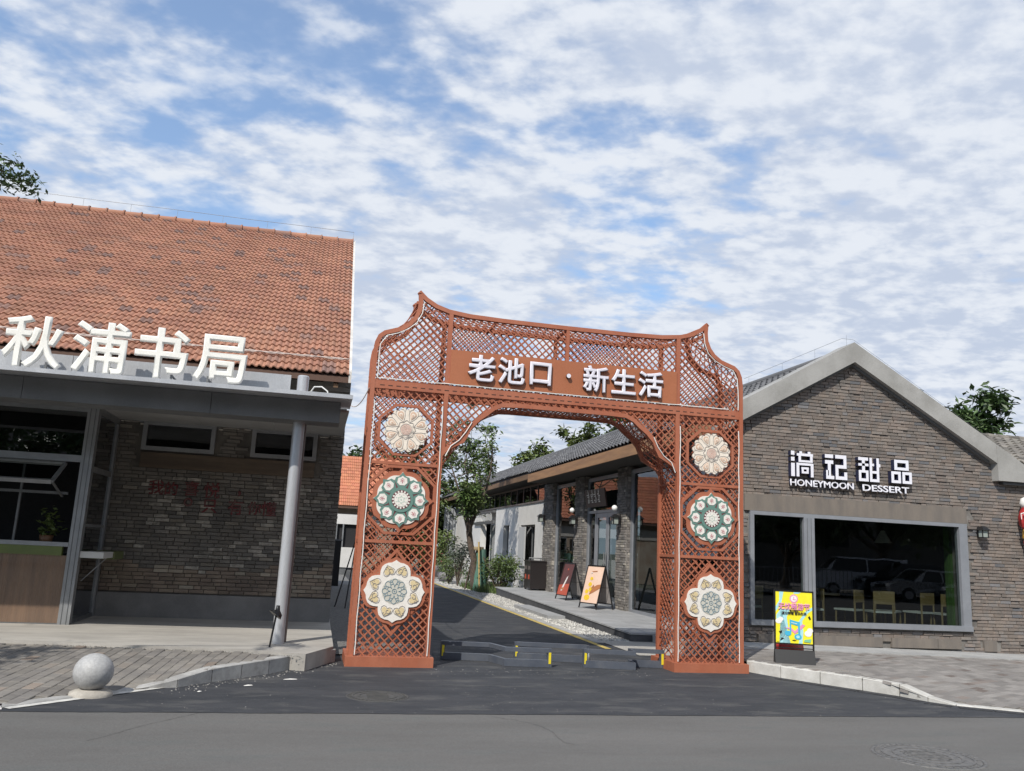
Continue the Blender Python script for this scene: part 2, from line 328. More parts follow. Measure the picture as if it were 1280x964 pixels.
for q0, q1, n_, am in (((1.9, 8.42), (2.3, 7.2), 40, .12), ((-.9, 8.4), (-1.6, 7.3), 30, .10)):
    pts = []
    for i in range(n_ + 1): t = i / n_; x = q0[0] + (q1[0] - q0[0]) * t; y = q0[1] + (q1[1] - q0[1]) * t; d = mnoise.noise(Vector((x * 1.1, y * 1.1, 2))) * am * 2 + mnoise.noise(Vector((x * 8, y * 8, 5))) * am * .4; pts.append((x + d, y + d, random.uniform(.001, .003)))
    L_ = []
    for i, (x, y, h) in enumerate(pts): a = pts[max(0, i - 1)]; b = pts[min(n_, i + 1)]; d = Vector((b[0] - a[0], b[1] - a[1])).normalized(); L_ += [(x - d.y * h, y + d.x * h, -.0015), (x + d.y * h, y - d.x * h, -.0015)]
    mb.add(L_, [(2 * i, 2 * i + 1, 2 * i + 3, 2 * i + 2) for i in range(n_)])
mb.obj('road_cracks', M_tar, None, kind='structure')
sheet('lane', 1.5, 15.2, 5.05, 50, 0.0, M_asph_new)
sheet('far_pavement', -60, -30, 60, -9.0, 0.12, M_conc)
M_yel = mat('yellow_line_paint', (0.55, 0.40, 0.09), 0.7, c2=(0.42, 0.33, 0.12), scale=6, stain=(12, .7, (0.09, 0.09, 0.09)))
M_whp = mat('white_line_paint', (0.62, 0.61, 0.57), 0.8, c2=(0.45, 0.44, 0.42), scale=8, stain=(14, .6, (0.2, 0.2, 0.2)))
sheet('yellow_lane_line', 4.96, 14.0, 5.07, 45, 0.006, M_yel)
sheet('lane_left_gravel', 0.4, 12.5, 1.5, 50, 0.02, mat('gravel_dark', (0.12, 0.12, 0.12), 0.95, c2=(0.22, 0.215, 0.205), scale=28, bump=0.03, bscale=45))
M_gravel = mat('gravel_white', (0.42, 0.41, 0.39), 0.95, c2=(0.22, 0.215, 0.205), scale=36, bump=0.02, bscale=60)
sheet('gravel_bed', 5.25, 15.2, 7.7, 50, 0.004, M_gravel)
sheet('concrete_apron', 5.25, 13.2, 7.7, 15.22, 0.008, M_conc)
g = MB()
for i in range(6500):
    y = 15.2 + 22 * random.random() ** 1.5; x0 = 5.27; x1 = 5.86 + (y - 15) * .026
    if y > 29.5: x1 = 6.0
    x = random.uniform(x0, x1); q = random.uniform(.010, .026); a = random.random() * 6
    g.add([(x + q * math.cos(a + k * 2.09), y + q * math.sin(a + k * 2.09), 0.004) for k in range(3)] + [(x, y, .004 + q * 1.1)], [(0, 1, 3), (1, 2, 3), (2, 0, 3)])
g.obj('gravel', mat('pebble', (0.5, 0.49, 0.46), 0.9, var=.3, scale=5, rnd=.45), None, kind='stuff')
k = MB(); y = 14.9
par = link('lane_edging', None, None, kind='structure')
for i in range(36): MB().box(5.075, y, -.02, 5.245, y + .97, .012).obj('kerb_stone', M_kerb, par); y += .98
# ---------------- left pavement
KL = [(-13, 8.47, 0.0), (-2.9, 8.5, 0.0), (-2.54, 8.6, 0.0), (-1.62, 9.57, 0.0), (-1.25, 9.74, 0.08), (-0.95, 10.1, 0.14), (-0.38, 10.74, 0.16), (-0.1, 11.16, 0.16), (0.42, 11.86, 0.16)]
yfL = [(a, b) for a, b, c in KL]; zfL = [(a, c) for a, b, c in KL]
ybL = [(-13, 12.6), (-3.6, 11.72), (-.72, 11.30), (.03, 11.0)]
def zL(x, y):
    f = interp(x, yfL); b = interp(x, ybL); t = 0 if b - f < .05 else max(0, min(1, (y - f) / (b - f))); return interp(x, zfL) * (1 - t) + .17 * t
def surf(name, xs, yf, yb, zf, m, n=10, dz=0):
    mb = MB(); vs = []
    for x in xs:
        for j in range(n + 1): y = yf(x) + (yb(x) - yf(x)) * j / n; vs.append((x, y, zf(x, y) + dz))
    mb.add(vs, [(i * (n + 1) + j, (i + 1) * (n + 1) + j, (i + 1) * (n + 1) + j + 1, i * (n + 1) + j + 1) for i in range(len(xs) - 1) for j in range(n)])
    return mb.obj(name, m, None, kind='structure')
lp = surf('left_pavement', [-13 + .25 * i for i in range(53)], lambda x: interp(x, yfL), lambda x: max(interp(x, ybL) + .3, interp(x, yfL) + .01), zL, M_soil, 10, -.006)
def on_slope(zf, x, y, a):
    sx = (zf(x + .04, y) - zf(x - .04, y)) / .08; sy = (zf(x, y + .04) - zf(x, y - .04)) / .08; sx = max(-.2, min(.2, sx)); sy = max(-.2, min(.2, sy))
    return Matrix.Translation((x, y, zf(x, y) + random.uniform(-.0015, .002))) @ Matrix.Rotation(math.atan(sy) + random.uniform(-.008, .008), 4, 'X') @ Matrix.Rotation(-math.atan(sx) + random.uniform(-.008, .008), 4, 'Y') @ Matrix.Rotation(a + random.uniform(-.02, .02), 4, 'Z')
bev = MB(); a_, b_ = .113, .0558
bev.add([(-a_, -b_, -.03), (a_, -b_, -.03), (a_, b_, -.03), (-a_, b_, -.03), (-a_, -b_, .004), (a_, -b_, .004), (a_, b_, .004), (-a_, b_, .004), (-a_ + .006, -b_ + .006, .009), (a_ - .006, -b_ + .006, .009), (a_ - .006, b_ - .006, .009), (-a_ + .006, b_ - .006, .009)],
        [(8, 9, 10, 11), (0, 1, 5, 4), (1, 2, 6, 5), (2, 3, 7, 6), (3, 0, 4, 7), (4, 5, 9, 8), (5, 6, 10, 9), (6, 7, 11, 10), (7, 4, 8, 11)])
random.seed(3); pl = []
ang = R(-7)
for i in range(-110, 12):
    for j in range(0, 34):
        lx = i * .1165; ly = 7.6 + j * .232 + (.116 if i % 2 else 0)
        x = lx * math.cos(ang) - (ly - 10) * math.sin(ang); y = 10 + lx * math.sin(ang) + (ly - 10) * math.cos(ang)
        f = interp(x, yfL); b = interp(x, ybL)
        if x < -8 or y < f + .16 or y > b - .1 or x > -.15: continue
        pl.append(on_slope(zL, x, y, ang + R(90)))
pieces('brick', bev, M_paver, pl, lp, 'distant_bricks', near)
def kerb_run(parent, pts, wd, ln, m, drop=.1):
    """stones along a polyline of (x, y, height); inner side to the left of travel"""
    seg = []; 
    for (x0, y0, h0), (x1, y1, h1) in zip(pts, pts[1:]):
        d = math.hypot(x1 - x0, y1 - y0); n = max(1, round(d / ln))
        for i in range(n):
            a = i / n + .006 / d; b = (i + 1) / n - .006 / d; p0 = Vector((x0 + (x1 - x0) * a, y0 + (y1 - y0) * a)); p1 = Vector((x0 + (x1 - x0) * b, y0 + (y1 - y0) * b))
            q = Vector((-(p1 - p0).y, (p1 - p0).x)).normalized() * wd; ha = h0 + (h1 - h0) * a; hb = h0 + (h1 - h0) * b; e = .008; qn = q.normalized() * e
            mb = MB(); P0 = [p0, p1, p1 + q, p0 + q]
            vs = [(p.x, p.y, -drop) for p in P0] + [(p0.x, p0.y, ha - e), (p1.x, p1.y, hb - e), ((p1 + q).x, (p1 + q).y, hb), ((p0 + q).x, (p0 + q).y, ha), (p0.x + qn.x, p0.y + qn.y, ha), (p1.x + qn.x, p1.y + qn.y, hb)]
            mb.add(vs, [(0, 1, 5, 4), (1, 2, 6, 9, 5), (2, 3, 7, 6), (3, 0, 4, 8, 7), (4, 5, 9, 8), (8, 9, 6, 7)]); mb.obj('kerb_stone', m, parent)
kerb_run(lp, [(x, y, z + .012 if z < .05 else z + .006) for x, y, z in KL[1:]], .13, .55, M_kerb)
wl = MB()
for (x0, y0, _), (x1, y1, _) in zip(KL[0:3], KL[1:4]):
    d = Vector((x1 - x0, y1 - y0)).normalized(); q = Vector((-d.y, d.x)); a = Vector((x0, y0)) - q * .02; b = Vector((x1, y1)) - q * .02
    if (x1, y1) == (-1.62, 9.57): b = b + d * .35
    wl.add([(a.x, a.y, .006), (b.x, b.y, .006), ((b - q * .09).x, (b - q * .09).y, .006), ((a - q * .09).x, (a - q * .09).y, .006)], [(3, 2, 1, 0)])
wl.obj('white_edge_line', M_whp, None, kind='structure')
# concrete slab in front of the bookshop
sp = [(-13, 12.58), (-3.6, 11.72), (-.72, 11.30), (.03, 11.0), (.38, 11.84), (.40, 16), (-13, 16)]
mb = MB(); n_ = len(sp); mb.add([(x, y, .2) for x, y in sp] + [(x, y, -.05) for x, y in sp], [tuple(range(n_))] + [(i + n_, (i + 1) % n_ + n_, (i + 1) % n_, i) for i in range(n_)])
mb.obj('bookshop_slab', M_conc, None, kind='structure')
# ---------------- right pavement
KR = [(6.3, 11.66, .15), (6.53, 11.12, .15), (7.14, 10.15, .15), (7.38, 9.74, .14), (7.50, 9.38, .05), (7.68, 9.12, .0), (8.3, 8.72, .0), (9.2, 8.48, .0), (22, 8.47, .0)]
yfR = [(a, b) for a, b, c in KR]; zfR = [(a, c) for a, b, c in KR]
def zR(x, y):
    f = interp(x, yfR); t = max(0, min(1, (y - f) / (14.3 - f))); bk = interp(x, [(6, .15), (7.6, .15), (13.7, .045), (22, .0)])
    z = interp(x, zfR) * (1 - min(1, t * 1.6)) + bk * min(1, t * 1.6); return max(z, 0)
rp = surf('right_pavement', [6.3 + .2 * i for i in range(80)], lambda x: interp(x, yfR), lambda x: 14.4 if x > 7.7 else 15.15, zR, M_soil, 14, -.006)
MB().box(6.28, 11.9, -.05, 6.3, 15.15, .144).obj('pavement_edge', M_kerb, rp)
random.seed(5); pl = []; ang = R(24)
for i in range(-90, 130):
    for j in range(-40, 70):
        lx = i * .224 + (.112 if j % 2 else 0); ly = j * .1125
        x = 9 + lx * math.cos(ang) - ly * math.sin(ang); y = 11 + lx * math.sin(ang) + ly * math.cos(ang)
        f = interp(x, yfR); b = 13.2 if x > 7.4 else 13.9
        if x < 6.42 or x > 15.5 or y < f + .22 or y > b - .05: continue
        pl.append(on_slope(zR, x, y, ang))
M_paver2 = mat('paver_brown', (0.185, 0.172, 0.16), 0.88, c2=(0.225, 0.21, 0.195), scale=1.6, bump=0.002, bscale=90, rnd=0.22, c3=(0.15, 0.12, 0.105), stain=(2.0, 0.6, (0.17, 0.155, 0.145)))
pieces('brick', bev, M_paver2, pl, rp, 'distant_bricks', near)
kerb_run(rp, [(x, y, z + (.012 if z < .05 else .006)) for x, y, z in KR], .14, .62, mat('kerb_white', (0.52, 0.51, 0.48), 0.85, c2=(0.42, 0.41, 0.38), scale=4, bump=0.003, bscale=70, rnd=0.08, stain=(5, 0.45, (0.27, 0.255, 0.23))))
# concrete strip along the dessert shop wall, in bays
for i in range(9):
    x0 = 6.45 + i * 1.7; x1 = x0 + 1.69; mb = MB()
    vs = []
    for x in (x0, x1):
        for yy in (13.22, 14.35): vs.append((x, yy, zR(x, yy) + .014))
    vs += [(x, y, z - .1) for x, y, z in vs]; mb.add(vs, [(0, 2, 3, 1), (0, 4, 6, 2), (2, 6, 7, 3), (1, 3, 7, 5), (0, 1, 5, 4)]); mb.obj('concrete_slab', mat('strip_concrete', (0.36, 0.36, 0.35), .85, c2=(0.29, 0.29, 0.285), scale=2.5, bump=.002, bscale=70), rp)
# dirty gutter slabs below the right kerb
M_gut = mat('gutter_dark', (0.035, 0.036, 0.04), .8, var=.4, scale=6, bump=.004, bscale=60)
for (x0, y0, _), (x1, y1, _) in zip(KR[1:6], KR[2:7]):
    d = Vector((x1 - x0, y1 - y0)); n = max(1, round(d.length / .42)); dn = d.normalized(); q = Vector((-dn.y, dn.x))
    for i in range(n):
        a = Vector((x0, y0)) + d * (i + .04) / n - q * .03; b = Vector((x0, y0)) + d * (i + .96) / n - q * .03
        c_ = b - q * .17; e_ = a - q * .17
        MB().add([(p.x, p.y, .004 + (.004 if k > 1 else 0)) for k, p in enumerate((a, b, c_, e_))] + [(p.x, p.y, -.02) for p in (a, b, c_, e_)], [(3, 2, 1, 0), (2, 3, 7, 6), (3, 0, 4, 7), (1, 2, 6, 5)]).obj('gutter_slab', M_gut, rp)

# ================================================================ bricks
M_mort_l = mat('mortar_left', (0.15, 0.14, 0.122), .95, c2=(0.09, 0.085, 0.078), scale=3, bump=.003, bscale=70)
M_brick_l = mat('brick_left', (0.185, 0.172, 0.152), .9, c2=(0.12, 0.116, 0.108), scale=1.3, bump=.008, bscale=38, rnd=.20, c3=(0.22, 0.20, 0.17), stain=(1.8, .85, (0.155, 0.14, 0.118)))
M_brick_ll = mat('brick_left_limed', (0.36, 0.34, 0.30), .9, c2=(0.19, 0.18, 0.16), scale=9, bump=.008, bscale=38, rnd=.3)
M_brick_lw = mat('brick_left_sandy', (0.27, 0.22, 0.17), .9, c2=(0.185, 0.15, 0.122), scale=1.8, bump=.006, bscale=45, rnd=.2, c3=(0.37, 0.33, 0.27), stain=(1.4, .6, (0.17, 0.14, 0.115)))
M_mort_r = mat('mortar_right', (0.10, 0.092, 0.085), .95, c2=(0.21, 0.20, 0.185), scale=2, bump=.003, bscale=70)
M_brick_r = mat('brick_right', (0.215, 0.176, 0.150), .88, c2=(0.168, 0.154, 0.142), scale=5, bump=.008, bscale=55, rnd=.22, c3=(0.15, 0.152, 0.16), stain=(1.5, .65, (0.225, 0.18, 0.145)))
def brick_places(x0, x1, z0, z1, ok, L_=.235, H_=.0635, plane='y', at=0, jit=.004):
    pl = []; r = 0; z = z0
    while z < z1 - .02:
        x = x0 - L_ * random.random()
        while x < x1:
            Lr = L_ * random.choice((1, 1, 1, .5, .75)); a = max(x, x0); b = min(x + Lr, x1)
            if b - a > .05 and ok((a + b) / 2, z + H_ / 2, (b - a) / 2):
                s = (b - a - .01) / (L_ - .01); o = random.uniform(-jit, jit) * (1 if random.random() < .8 else 1.8)
                if plane == 'y': pl.append(T((a + b) / 2, at + o, z + H_ / 2, s=(s, 1, 1)))
                else: pl.append(T(at + o, (a + b) / 2, z + H_ / 2, rz=R(-90) if plane == '-x' else R(90), s=(s, 1, 1)))
            x += Lr
        z += H_; r += 1
    return pl
def brick_mb(L_=.235, H_=.0635, d=.05):
    a = (L_ - .01) / 2; h = (H_ - .009) / 2; c = .004; mb = MB()
    mb.add([(-a + c, -d / 2, -h + c), (a - c, -d / 2, -h + c), (a - c, -d / 2, h - c), (-a + c, -d / 2, h - c), (-a, -d / 2 + c, -h), (a, -d / 2 + c, -h), (a, -d / 2 + c, h), (-a, -d / 2 + c, h), (-a, d / 2, -h), (a, d / 2, -h), (a, d / 2, h), (-a, d / 2, h)],
           [(0, 1, 2, 3), (4, 5, 1, 0), (5, 6, 2, 1), (6, 7, 3, 2), (7, 4, 0, 3), (4, 8, 9, 5), (5, 9, 10, 6), (6, 10, 11, 7), (7, 11, 8, 4)]); return mb
BRK = brick_mb()
def tile_proto(wd, ln, th, kind='french'):
    """one roof tile, x across, y up the slope, z out of the roof"""
    mb = MB()
    if kind == 'french': prof = [(-.5, .0), (-.42, .5), (-.34, .62), (-.24, .4), (-.14, .02), (0, .0), (.08, .5), (.16, .62), (.26, .4), (.36, .02), (.5, .0)]
    else: prof = [(-.5, 0), (-.32, .7), (-.15, .95), (.05, .6), (.25, .05), (.5, 0)]
    n = len(prof); vs = []
    for y, dz in ((0, th), (ln, 0)):
        for x, z in prof: vs.append((x * wd, y, z * wd * .22 + dz))
    vs += [(x * wd, 0, z * wd * .22 + th - .022) for x, z in prof]
    mb.add(vs, [(i, i + 1, n + i + 1, n + i) for i in range(n - 1)] + [(2 * n + i, 2 * n + i + 1, i + 1, i) for i in range(n - 1)], smooth=False); return mb

# ================================================================ BOOKSHOP (left building)
bk = thing('bookshop_building', 'long old grey brick hall with red tiled roof on the left', 'building')
WY = 15.15; WX = .38
M_plaster = mat('plinth_grey_render', (0.24, 0.237, 0.23), .9, c2=(0.185, 0.183, 0.18), scale=2.2, bump=.002, bscale=40, stain=(3, .5, (0.23, 0.225, 0.21)))
wins_l = [(-2.97, -1.80, 2.92, 3.42), (-1.20, -.09, 2.92, 3.42)]
wl_ = MB()
xs_cut = [-13.0, -2.97, -1.80, -1.20, -.09, WX - .025]
wl_.box(-13, WY + .03, .2, WX - .03, WY + .4, 2.92); wl_.box(-13, WY + .03, 3.42, WX - .03, WY + .4, 4.35)
for a, b in ((-13, -2.97), (-1.80, -1.20), (-.09, WX - .03)): wl_.box(a, WY + .03, 2.92, b, WY + .4, 3.42)
wl_.prismx([(WY + .4, .0), (29.5, .0), (29.5, 4.35), (22.5, 9.3), (WY + .4, 4.35)], WX - .33, WX - .03)
wl_.obj('wall', M_mort_l, bk)
random.seed(11)
def okl(x, z, hw):
    if z < .6 or z > 4.12: return False
    if -2.98 < x + hw and x - hw < -.08 and 2.64 < z < 2.90: return False
    for a, b, c, d in wins_l:
        if a - .02 < x + hw and x - hw < b + .02 and c - .03 < z < d + .03: return False
    return True
allp = brick_places(-3.6, WX - .01, .6, 4.1, okl, at=WY + .03, jit=.008)
low = [m_ for m_ in allp if m_.to_translation().z < 1.05 + .35 * mnoise.noise(Vector((m_.to_translation().x * 1.4, 0, 3)))]
hi = [m_ for m_ in allp if m_ not in low]
lim = [m_ for m_ in hi if m_.to_translation().z < 2.5 and mnoise.noise(Vector((m_.to_translation().x * 1.1 + 7, 0, m_.to_translation().z * 2.4))) > .0 and random.random() < .42]
hi = [m_ for m_ in hi if m_ not in lim]
pieces('brick', BRK, M_brick_ll, lim, bk, 'limed_bricks', near, 60)
pieces('brick', BRK, M_brick_l, hi, bk, 'upper_bricks', lambda p: near(p) + random.uniform(0, .1) + (0 if -2.9 < p.to_translation().x else 2), 145)
pieces('brick', BRK, M_brick_lw, low, bk, 'lower_bricks', near, 95)
sb = MB()
for m_ in brick_places(WY + .02, 29.5, .1, 4.3, lambda x, z, h: True, plane='-x', at=WX - .02): pass
sb_pl = brick_places(WY + .1, 29.5, .1, 4.3, lambda x, z, h: True, plane='+x', at=WX - .035)
for m_ in sb_pl: sb.add([m_ @ Vector(v) for v in BRK.v], BRK.f)
sb.obj('side_bricks', M_brick_l, bk, kind='stuff')
MB().box(-13, WY - .03, .2, WX, WY + .03, .58).obj('plinth', M_plaster, bk)
M_lint = mat('brown_lintel', (0.15, 0.115, 0.082), .9, c2=(0.105, 0.082, 0.062), scale=3, bump=.003, bscale=50, stretch=(.3, 1, 3))
MB().box(-2.96, WY - .02, 2.63, -.10, WY + .05, 2.885).obj('window_lintel', M_lint, bk)
M_alu = mat('aluminium_grey', (0.34, 0.35, 0.36), .42, c2=(0.28, 0.29, 0.30), scale=3, metal=.6, bscale=90)
M_alu_d = mat('frame_dark_grey', (0.17, 0.175, 0.18), .45, c2=(0.13, 0.135, 0.14), scale=4, metal=.4)
M_glass = glass_mat('window_glass', (0.40, 0.45, 0.45), .03)
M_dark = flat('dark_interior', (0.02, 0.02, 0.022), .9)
for a, b, c, d in wins_l:
    f = MB(); t_ = .07
    f.box(a, WY - .03, c, a + t_, WY + .12, d); f.box(b - t_, WY - .03, c, b, WY + .12, d); f.box(a + t_, WY - .03, c, b - t_, WY + .12, c + t_); f.box(a + t_, WY - .03, d - t_, b - t_, WY + .12, d)
    fo = f.obj('window', M_alu, bk); MB().box(a + t_, WY + .03, c + t_, b - t_, WY + .04, d - t_).obj('pane', M_glass, fo)
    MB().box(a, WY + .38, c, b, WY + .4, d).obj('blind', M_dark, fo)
# quoins and eave corbel on the right corner
q = MB()
for i in range(4): q.box(WX - .46, WY - .04 - .03 * i, 4.0 + i * .09, WX + .02 + .0 * i, WY + .03, 4.085 + i * .09)
q.obj('eave_corbel', M_brick_l, bk)
# roof: eave (14.5, 4.40) ridge (22.5, 9.62)
E0 = Vector((0, 14.45, 4.36)); RG = Vector((0, 22.5, 9.60)); sl = (RG - E0); SL = sl.length; sd_ = sl.normalized(); sn = Vector((1, 0, 0)).cross(sd_)
if sn.z < 0: sn = -sn
rfm = mat('roof_underlay', (0.10, 0.06, 0.045), .95)
rb = MB(); rb.prismx([(E0.y, E0.z - .02), (RG.y, RG.z - .02), (30.6, 4.3), (30.6, 4.15), (RG.y, RG.z - .2), (E0.y, E0.z - .12)], -13, WX - .02); ro = rb.obj('roof', rfm, bk)
M_tile = mat('terracotta_tile', (0.36, 0.178, 0.115), .85, c2=(0.30, 0.145, 0.095), scale=1.1, bump=.002, bscale=60, rnd=.11, c3=(0.215, 0.13, 0.11), stain=(5, .3, (0.22, 0.12, 0.10)))
random.seed(21); tw = .235; g_ = .262; pl = []; ncol = int((8.6 + WX) / tw); nrow = int(SL / g_)
tilt = math.atan2(sd_.z, sd_.y)
# darker replaced tiles come in pairs, so choose their shade by position
for j in range(nrow + 1):
    for i in range(ncol):
        x = WX - .04 - tw * (i + .5); p = E0 + sd_ * (j * g_ - .02) + sn * .02; 
        pl.append(T(x, p.y, p.z, tilt + random.uniform(-.010, .010), 0, random.uniform(-.012, .012)))
pieces('tile', tile_proto(tw, g_ + .04, .030), M_tile, pl, ro, 'upper_tiles', lambda m_: m_.to_translation().z * 1 + abs(m_.to_translation().x + 3) * .15, 290)
rc = MB(); x = WX - .05
rcap = MB(); rcap.tube([(0, 0, 0), (-.435, 0, 0)], [.10, .085], 8); rcap.tube([(0, 0, 0), (-.035, 0, 0)], .12, 8)
rme = rcap.mesh('ridge_tile', M_tile)
while x > -8.4: o = link('ridge_tile', rme, ro, (x, RG.y, RG.z + .04)); x -= .42
M_wht = mat('verge_white_render', (0.62, 0.60, 0.56), .85, c2=(0.48, 0.46, 0.43), scale=4, bump=.002, stain=(3, .35, (0.3, 0.28, 0.26)))
vb = MB(); a = E0 + sn * .0; b = RG + sn * .0
vb.prismx([(E0.y - .02, E0.z - .12), (RG.y, RG.z - .12), (RG.y, RG.z + .10), (E0.y - .02, E0.z + .08)], WX - .045, WX + .0); vb.obj('verge_board', M_wht, ro)
M_timber = mat('eave_timber', (0.14, 0.085, 0.05), .9, var=.4, scale=8)
eb = MB(); eb.prismx([(14.46, 4.30), (15.2, 4.52), (15.2, 4.47), (14.46, 4.25)], -13, WX - .03); 
for i in range(24): x = WX - .25 - i * .5; eb.prismx([(14.5, 4.22), (15.2, 4.45), (15.2, 4.37), (14.5, 4.15)], x - .04, x + .04)
eb.obj('eave_boards', M_timber, ro)
# lightning wire with little posts on the ridge
lw = thing('ridge_wire', 'thin metal lightning wire on short posts along the red roof ridge', 'wire'); mb = MB()
mb.tube([(WX - .05 - i * .6, RG.y - .0, RG.z + .34 + .004 * math.sin(i)) for i in range(16)], .006, 5); mb.obj('wire', M_alu, lw)
for i in range(9): MB().tube([(WX - .06 - i * 1.15, RG.y, RG.z + .1), (WX - .06 - i * 1.15, RG.y, RG.z + .34)], .004, 5).obj('wire_post', M_alu, lw)
# cable bundle sagging on the tiles above the letters
cb = thing('cable_bundle', 'pale twisted cables lying along the red tiles just above the eave', 'cable')
M_cab = flat('cable_pale', (0.50, 0.42, 0.38), .7)
for s_ in range(3):
    pts = []
    for i in range(60):
        x = WX - .06 - i * .15; u = .58 - .05 * math.sin(i * .045 + .4) + .018 * math.sin(i * 1.9 + s_ * 2.1); p = E0 + sd_ * (u + s_ * .012) + sn * (.085 + .012 * math.sin(i * 1.9 + s_ * 2.1 + 1.5)); pts.append((x, p.y, p.z))
    MB().tube(pts, .011, 5).obj('cable', M_cab, cb)
# red writing on the wall
M_red = mat('faded_red_paint', (0.15, 0.03, 0.034), .9, c2=(0.13, 0.07, 0.065), scale=11)
wr = thing('wall_writing', 'faded dark red handwriting painted on the shaded brick wall in two lines', 'writing')
for ch, x, z, s_ in [('我', -2.65, 2.31, .26), ('的', -2.41, 2.30, .23), ('喜', -2.09, 2.32, .26), ('悦', -1.76, 2.31, .28), (',', -1.31, 2.28, .35), ('。', -2.12, 2.09, .45), ('只', -1.77, 2.04, .26), ('有', -1.35, 2.05, .27), ('你', -1.04, 2.05, .23), ('懂', -.80, 2.05, .26)]:
    text('character', ch, s_, M_red, wr, (x, WY - .001, z), depth=.012, bold=.004)
# ================================================================ CANOPY
cp = thing('steel_canopy', 'long grey metal canopy over the bookshop front, on a round steel post', 'canopy')
M_can = mat('canopy_zinc', (0.44, 0.45, 0.465), .38, c2=(0.38, 0.39, 0.405), scale=2.2, metal=.35, bscale=40, stretch=(1, 1, .4))
M_can_d = mat('canopy_dark_panel', (0.17, 0.174, 0.178), .5, c2=(0.14, 0.143, 0.147), scale=2, metal=.1)
MB().box(-13, 11.2, 3.435, .34, 11.225, 3.49).box(-13, 11.225, 3.46, .34, 12.3, 3.485).obj('canopy_lip', mat('lip_bright_metal', (0.52, 0.53, 0.55), .35, c2=(0.46, 0.47, 0.49), scale=2, metal=.4), cp)
x = -13
for i in range(6):
    x1 = x + (2.3 if i < 5 else .34 + 1.5); x1 = min(x1, .2)
    MB().box(x, 11.72, 3.17, x1 - .006, 11.76, 3.455).obj('beam_panel', M_can_d, cp); x = x1
MB().box(-13, 11.77, 3.17, .2, 12.2, 3.19).obj('beam_soffit', M_can_d, cp)
x = -13
while x < .3: x1 = min(x + 1.22, .34); MB().box(x, 12.21, 3.40, x1 - .008, WY - .035, 3.43).obj('ceiling_panel', mat('soffit_panel', (0.42, 0.42, 0.41), .6, var=.15, scale=2), cp); x = x1
MB().box(-13, 11.77, 3.19, .2, 11.80, 3.455).box(-13, 12.17, 3.19, .2, 12.2, 3.46).obj('beam_web', M_can_d, cp)
x = -13.0
for x1 in (-10.6, -8.2, -5.9, -3.3, -1.55, -.5): MB().box(x, 11.88, 3.487, x1 - .008, 11.91, 3.81).obj('upstand_panel', M_can, cp); x = x1
cl = MB(); cl.tube([(-.345, 12.0, .2), (-.345, 12.0, 3.82)], .08, 28).tube([(-.345, 12.0, 3.82), (-.345, 12.0, 3.835)], [.08, .068], 28); cl.obj('column', mat('column_steel', (0.50, 0.51, 0.53), .36, c2=(0.46, 0.47, 0.49), scale=1, metal=.35, stretch=(1, 1, .1)), cp)
cl = MB(); cl.tube([(-.275, 12.20, .2), (-.275, 12.20, 3.4)], .035, 14); cl.obj('drain_pipe', mat('pipe_brown', (0.16, 0.13, 0.12), .5, metal=.2), cp)
cl = MB(); cl.tube([(-.25, 11.85, 3.55), (-.18, 11.8, 3.66), (-.08, 11.75, 3.66), (0, 11.72, 3.6), (.03, 11.7, 3.5)], .010, 8); cl.obj('cable_loop', flat('cable_white', (.6, .6, .58)), cp)
# letters of the bookshop
M_letw = mat('letter_white', (0.80, 0.79, 0.74), .5, c2=(0.74, 0.73, 0.68), scale=5)
sg = thing('bookshop_sign', 'four large white standing characters on the canopy edge of the bookshop', 'sign')
for ch, x, z in [('秋', -3.665, 3.86), ('浦', -2.88, 3.865), ('书', -2.14, 3.865), ('局', -1.405, 3.86)]:
    text('character', ch, .70, M_letw, sg, (x, 11.45, z), depth=.07, bold=.016)
for x in (-3.8, -3.5, -3.0, -2.7, -2.2, -2.0, -1.55, -1.2): MB().box(x - .012, 11.47, 3.485, x + .012, 11.50, 3.62).box(x - .01, 11.5, 3.58, x + .01, 11.88, 3.60).obj('letter_bracket', M_alu_d, sg)
# ================================================================ GLASS BAY
by = thing('glass_service_bay', 'glazed service bay with grey frame, flap window and brown lower panel under the canopy', 'kiosk')
FX = -3.40; FY = 13.68
M_gl_b = glass_mat('bay_glass', (0.32, 0.36, 0.36), .06)
fr = MB(); fr.box(FX - .085, FY - .04, .2, FX + .075, FY + .1, 3.4); fr.obj('corner_post', M_alu, by)
for dx in (-.04, .03): MB().box(FX + dx - .004, FY - .046, .2, FX + dx + .004, FY - .041, 3.4).obj('post_groove', M_alu_d, by)
MB().box(-9, FY - .02, 3.30, FX - .086, FY + .06, 3.4).obj('head_frame', M_alu, by)
MB().box(-9, FY - .03, 2.54, FX - .086, FY + .06, 2.64).obj('transom', M_alu, by)
MB().box(-9, FY - .05, 1.30, FX - .086, FY + .06, 1.36).obj('counter_rail', M_alu, by)
MB().box(-9, FY - .045, 1.17, FX - .16, FY + .04, 1.298).obj('counter_fascia', mat('green_fascia', (0.13, 0.16, 0.045), .5, c2=(0.10, 0.13, 0.04), scale=3), by)
MB().box(-9, FY - .0, .215, FX - .09, FY + .02, 1.17).obj('lower_panel', mat('brown_panel', (0.19, 0.125, 0.085), .28, c2=(0.14, 0.095, 0.068), scale=2, stretch=(5, 1, .4), coat=.4), by)
MB().box(-9, FY - .02, .2, FX - .09, FY + .03, .215).obj('bottom_rail', M_alu_d, by)
MB().box(-9, FY, 2.64, FX - .09, FY + .012, 3.3).obj('upper_pane', M_gl_b, by)
